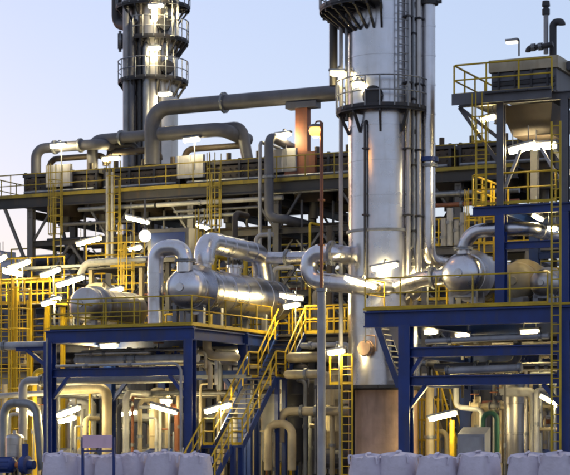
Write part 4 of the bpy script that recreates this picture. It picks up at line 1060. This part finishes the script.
for x, v, r_, h_, m_, lab in ((82, 9, .62, 2.2, 'lgrey', 'white upright drum glowing under the left lamps'), (60, 12, .5, 2.6, 'beige', 'beige upright drum below the grey platform'), (160, 9, .45, 2.8, 'beige', 'beige upright drum behind the left blue post'),
                              (236, 9.5, .5, 3.4, 'cladr', 'dull silver upright drum behind the stair lamp'), (335, 8, .4, 3.4, 'beige', 'beige upright drum between mast and column'), (424, 9, .5, 3., 'cladr', 'dull silver upright drum behind the yellow guard'), (525, 8.5, .5, 3.2, 'beige', 'beige upright drum behind the white upright pipe')):
    upright_vessel(lab, (U(x, v), v, 0), r_, h_, m_)
# vessels standing on upper levels behind
exchanger('small silver drum on the grey platform between rack and exchanger', P(240, 300, 11), .5, 3, 'cladr', zdeck=mz)
exchanger('small beige drum along the gallery floor', P(478, 285, 11), .55, 2.4, 'beige', zdeck=mzr)
tray('wide cable tray above the grey working platform', 10.6, Z(60, 268, 10.6), U(20, 10.6), U(100, 10.6), .9)
tray('cable tray at lamp height beside the round headed exchanger', 9.7, Z(120, 262, 9.7), U(88, 9.7), U(146, 9.7), .7)
pipe('pale pipe with elbow crossing above the grey drum end', [P(80, 275, 10), P(86, 263, 10), P(150, 259, 10), P(150, 259, 13)], .15, 'lgrey', bend=.4)
t = thing('junction_box', 'blue grey electrical housing on the grey platform below the globe lamp', 'box', P(165, 262, 13))
c = P(165, 262, 13)
part(t, 'casing', MB().box(c + V3((-.9, 0, 0)), c + V3((1.2, .9, 1.5))), 'grey'); part(t, 'cover', MB().box(c + V3((-.7, -.05, .2)), c + V3((1.0, -.004, 1.3))), 'blue'); part(t, 'leg', MB().box(c + V3((-.1, .2, -2.3)), c + V3((.1, .4, -.003))), 'grey')
for k, (x, h_) in enumerate(((444, 1.1), (450, 1.5), (457, 1.0), (463, 1.3))):
    riser('standing along the gallery floor', U(x, 9.9), 9.9, Z(450, 246, 10), Z(450, 246, 10) + h_, .13, 'lgrey', group='gallery stubs')

# ================================================================== LAMPS
def lp(x1, y1, x2, y2, v, label, m='lamp', size=.16, group=None, drop=None):
    a, b = P(x1, y1, v), P(x2, y2, v)
    return lamp(label, (a + b) / 2, b - a, (b - a).length, m, group, drop, size)
lp(-6, 261, 6, 254, 8, 'lit tube lamp hung beyond the yellow caged ladders')
lp(8, 268, 30, 259, 8, 'lit slanted tube lamp above the thick yellow caged ladder')
lp(3, 269, 23, 273, 8.6, 'lit tube lamp tilted downward near the caged ladders')
lp(40, 275, 60, 267, 8, 'lit slanted tube lamp over the cable tray end')
lp(56, 284, 84, 275, 7, 'long lit slanted tube lamp just above the grey drum end')
lp(99, 293, 123, 286, 7, 'lit slanted tube lamp beside the grey drum end toward the U pipe')
lp(41, 303, 61, 296, 6, 'lit slanted tube lamp low beside the grey drum end')
lp(76, 243, 101, 236, 12, 'lit tube lamp below the rack legs above the drum end')
lp(126, 215, 150, 221, 13, 'lit tube lamp under the rack near the globe lamp')
lp(128, 248, 142, 245, 12, 'short lit tube lamp under the globe lamp')
lp(196, 223, 212, 227, 13, 'short lit tube lamp under the rack beside the vapour arch')
lp(17, 407, 41, 414, 1.8, 'lit tube lamp over the steel arch pipe')
lp(56, 414, 80, 405, 1.8, 'lit tube lamp next to the left blue post, tilted up')
lp(58, 420, 76, 415, 4, 'shorter lit tube lamp behind the tilted lamp at the left blue post')
lp(151, 403, 178, 411, 2, 'lit tube lamp tilted down inside the left blue frame')
lp(160, 399, 172, 399, 5, 'short lit lamp behind the tilted down lamp of the left frame')
lp(204, 410, 231, 402, 2, 'lit tube lamp between blue post and stair')
lp(238, 348, 248, 356, 4.5, 'short lit lamp under the deck edge beside the stair')
lp(280, 293, 304, 297, 6.5, 'lit tube lamp beside the end of the big exchanger')
lp(283, 305, 300, 302, 6.0, 'lit tube lamp just under the lamp at the exchanger end')
lp(327, 351, 345, 348, .9, 'lit lamp on a stanchion beside the manhole of the column skirt')
lp(345, 275, 378, 285, 1.0, 'long lit tube lamp in front of the column foot, tilted down')
lp(371, 267, 398, 262, 1.0, 'lit tube lamp against the column, tilted up', drop=.3)
lp(416, 273, 434, 269, 3.4, 'lit lamp between the column and the deck exchanger')
lp(428, 417, 457, 410, 1.5, 'lit tube lamp under the right blue beams near the yellow guard')
lp(541, 393, 561, 404, 1., 'lit tube lamp tilted down at the corner ladder')
lp(533, 212, 545, 218, 3., 'short lit lamp under the tower deck')
lp(547, 226, 558, 226, 2.6, 'tiny lit lamp low under the tower deck')
lp(508, 149, 534, 142, 2.0, 'bright floodlight under the rooftop cooler, tilted up', 'lampb', .2)
lp(531, 144, 557, 142, 2.3, 'bright level floodlight under the rooftop cooler hopper', 'lampb', .2)
lp(330, 71, 346, 71, 2.0, 'lit lamp on the thin white pipe beside the column', drop=.3)
lp(351, 83, 363, 81, 1.5, 'lit lamp above the porthole of the column', drop=.3)
lp(480, 118, 496, 114, 3.0, 'lit lamp under the cantilevered cooler platform')
lp(148, 5, 164, 4, TVA - 2.0, 'lit lamp under the top platform of the back tower', 'lampb')
lp(148, 47, 161, 46, TVA - 2.0, 'lit lamp between the platforms of the back tower', 'lampb', drop=.3)
lp(158, 93, 172, 92, TVA - 2.0, 'lit lamp below the lowest platform of the back tower', 'lampb')
lp(50, 145, 66, 143, DV + .45, 'lit lamp over the air cooler at the open end', 'lampb', drop=1.5)
lp(183, 139, 200, 137, DV + .45, 'lit lamp over the middle air coolers', 'lampb', drop=1.5)
lp(275, 134, 291, 132, DV + .45, 'lit lamp over the air coolers beside the red brown post', 'lampb', drop=1.5)
lp(102, 158, 120, 156, DV + 1.9, 'lit lamp over the second air cooler', drop=1.5)
lp(520, 330, 540, 329, 2.5, 'lit lamp just beneath the right blue deck')
lp(424, 330, 438, 329, 3, 'short lit lamp beneath the right deck beside the blue post')
lp(455, 334, 470, 333, 5.5, 'lit lamp deep beneath the right blue deck')
lp(100, 344, 118, 343, 3.5, 'lit lamp beneath the left blue deck')
lp(70, 400, 90, 399, 9, 'lit lamp at the white drum beneath the grey platform')
lp(120, 412, 138, 410, 8, 'lit lamp at the beige drum behind the left frame')
lp(500, 398, 515, 396, 6, 'lit lamp above the ribbed vessel under the right deck')
lp(290, 395, 308, 394, 7, 'lit lamp deep behind the stair')
q = P(145, 236, 10)
t = thing('globe_lamp', 'round white lit globe lamp on a stem above the U pipe', 'lamp', q)
part(t, 'globe', MB().lathe(q + V3((0, 0, -.27)), (0, 0, 1), [(a, b) for a, b in sph(1, .27, 7, 1)] + [(.54 - a, b) for a, b in sph(1, .27, 7, 1)][::-1][1:], 18, cap=False), 'globe')
part(t, 'stem', MB().cyl(q + V3((0, 0, .26)), q + V3((0, 0, 1.6)), .04, 8), 'grey')
part(t, 'collar', MB().cyl(q + V3((0, 0, .24)), q + V3((0, 0, .34)), .1, 10), 'grey')

# ================================================================== BULK BAGS AND SIGN AT THE FRONT
def bulk_bag(label, x, v, w, ytop, seed, group):
    rg = random.Random(seed); p = P(x, 475, v); zt = Z(x, ytop, v); r = w / 2 * 1.06
    t = thing('bulk_bag', label, 'bag', (p.x, v, 0), group)
    n, rows = 32, 14; vs_ = []
    ph = [rg.uniform(0, 6.28) for _ in range(6)]; lx, ly = rg.uniform(-.05, .05), rg.uniform(-.05, .05)
    for i in range(rows + 1):
        f = i / rows
        if f < .8: k = .86 + .16 * math.sin(math.pi * (f / .8) ** .8 * .92 + .12); z = zt * .9 * f / .8
        else:
            g_ = (f - .8) / .2; k = 1 * (1 - g_ ** 2.2) * .93; z = zt * (.9 + .1 * g_ ** .7)
        for j in range(n):
            a = 2 * math.pi * j / n; ca, sa = math.cos(a), math.sin(a)
            sq = (abs(ca) ** 3.2 + abs(sa) ** 3.2) ** (-1 / 3.2)
            wob = 1 + .022 * math.sin(3 * a + ph[0] + 4 * f) + .018 * math.sin(5 * a + ph[1] - 6 * f) + .012 * math.sin(9 * a + ph[2]) * f
            if f > .78: wob += .1 * math.sin(8 * a + ph[3]) * (f - .78) / .22
            vs_.append((p.x + ca * sq * k * r * wob + lx * f, v + sa * sq * k * r * wob + ly * f, z + ((.03 * math.sin(4 * a + ph[4]) + .028 * math.sin(11 * a + ph[5]) + .02 * math.sin(17 * a + ph[2])) if f > .72 else 0)))
    fs = [(i * n + j, i * n + (j + 1) % n, (i + 1) * n + (j + 1) % n, (i + 1) * n + j) for i in range(rows) for j in range(n)]
    part(t, 'body', MB().add(vs_, fs, True).add([vs_[j] for j in range(n)], [tuple(range(n - 1, -1, -1))]), 'bag')
    for su, sv in ((-1, -1), (1, -1), (1, 1), (-1, 1)):
        c = V3((p.x + su * r * .72, v + sv * r * .72, zt * .86)); h_ = rg.uniform(.1, .2); tl = rg.uniform(-.1, .1)
        part(t, 'lifting_loop', MB().tube([c + V3((-.12 * su, 0, 0)), c + V3((-.13 * su + tl, 0, h_ * .8)), c + V3((tl, 0, h_)), c + V3((.05 * su + tl * .5, .05 * sv, h_ * .7)), c + V3((.06 * su, .06 * sv, -.1))], .028, 6, bend=.06), 'bag')
    a = R(rg.uniform(0, 360)); tc = V3((p.x, v, zt * .97))
    part(t, 'filling_spout', MB().lathe(tc, (rg.uniform(-.4, .4), rg.uniform(-.6, 0), 1), [(0, .16), (.03, .1), (.05, .05), (.07, .06), (.1, .1), (.12, .06)], 12), 'bag')
bl = [(62, -9.2, 1.02, 453, 'plump lilac white bulk bag at the left blue post'), (88, -8.6, .95, 455, 'bulk bag standing behind the pink sign board'), (112, -8.9, .95, 455, 'bluish white bulk bag beside the pink sign board post'),
      (136, -8.5, .98, 453, 'bulk bag with raised loops between sign board and stair'), (164, -8.7, 1.1, 452, 'widest pinkish white bulk bag under the left frame'), (195, -8.9, .92, 454, 'bulk bag at the foot of the stair')]
br = [(369, -8.8, 1.02, 455, 'bulk bag at the foot of the tall column'), (399, -8.6, 1.08, 453, 'bulk bag in front of the right blue post'), (438, -8.8, 1.12, 455, 'bulk bag in front of the yellow guard'),
      (479, -8.5, 1.14, 453, 'bulk bag in front of the lilac grey cabinet'), (529, -8.6, 1.12, 454, 'bulk bag in front of the white upright pipe'), (560, -8.9, 1.06, 453, 'bulk bag at the corner ladder')]
for i, (x, v, w, yt, lab) in enumerate(bl + br): bulk_bag(lab, x, v, w, yt, i * 13 + 5, 'bulk bags lined up along the front')
sv = -10.2
t = thing('sign_board', 'blank pink board on two blue posts before the bulk bags', 'sign', (U(97, sv), sv, 0))
part(t, 'board', MB().box(P(83, 435, sv) + V3((0, -.02, 0)), P(112, 448, sv) + V3((0, .02, 0))), 'pink')
for x in (82, 113): part(t, 'post', MB().bar((U(x, sv), sv + .05, 0), (U(x, sv), sv + .05, Z(x, 437, sv)), .07), 'blue')
part(t, 'cross_bar', MB().bar((U(82, sv), sv + .05, Z(97, 451, sv)), (U(113, sv), sv + .05, Z(97, 451, sv)), .05), 'blue')

# look-alike pipes and valves: say what each one stands close to
marks = [(10, 'the caged ladders'), (30, 'the steel arch pipe'), (50, 'the left blue post'), (82, 'the white drum'), (97, 'the sign board'), (107, 'the beige header'), (126, 'the middle of the left bay'), (150, 'the tilted down lamp'), (168, 'the U pipe'),
         (190, 'the blue post by the stair'), (215, 'the stair foot'), (240, 'the upper landing'), (265, 'the curled loop'), (297, 'the dark upright drum'), (321, 'the lamp mast'), (350, 'the column skirt'), (406, 'the right blue post'), (425, 'the yellow guard'),
         (442, 'the narrow stair'), (458, 'the white looped pipe'), (471, 'the lilac grey cabinet'), (490, 'the green hoop'), (513, 'the ribbed vessel'), (535, 'the white upright pipe'), (556, 'the corner ladder')]
seen = {}
for o in list(sc.objects):
    if 'label' in o and 'category' in o: seen.setdefault(o['label'], []).append(o)
used = set(seen)
for lab, obs in list(seen.items()):
    if len(obs) < 2 or obs[0]['category'] not in ('pipe', 'valve') or 'rack' in lab or 'pair' in lab: continue
    for o in obs:
        x = 285 + FPX * o.location.x / o.location.y
        for px, ph in sorted(marks, key=lambda m_: abs(m_[0] - x))[:3]:
            new = lab.replace(', bent at its top', ' with bent top')
            for w_ in (' among the pipes of the front frames', ' in the left bay', ' in the right bay', ' in the shade behind the stair', ' behind the front frames', ' inside the front frames'): new = new.replace(w_, '')
            new += ', close to ' + ph
            if new not in used and len(new.split()) <= 16: o['label'] = new; used.add(new); break

for o in sc.objects:
    if '_b' in o: del o['_b']
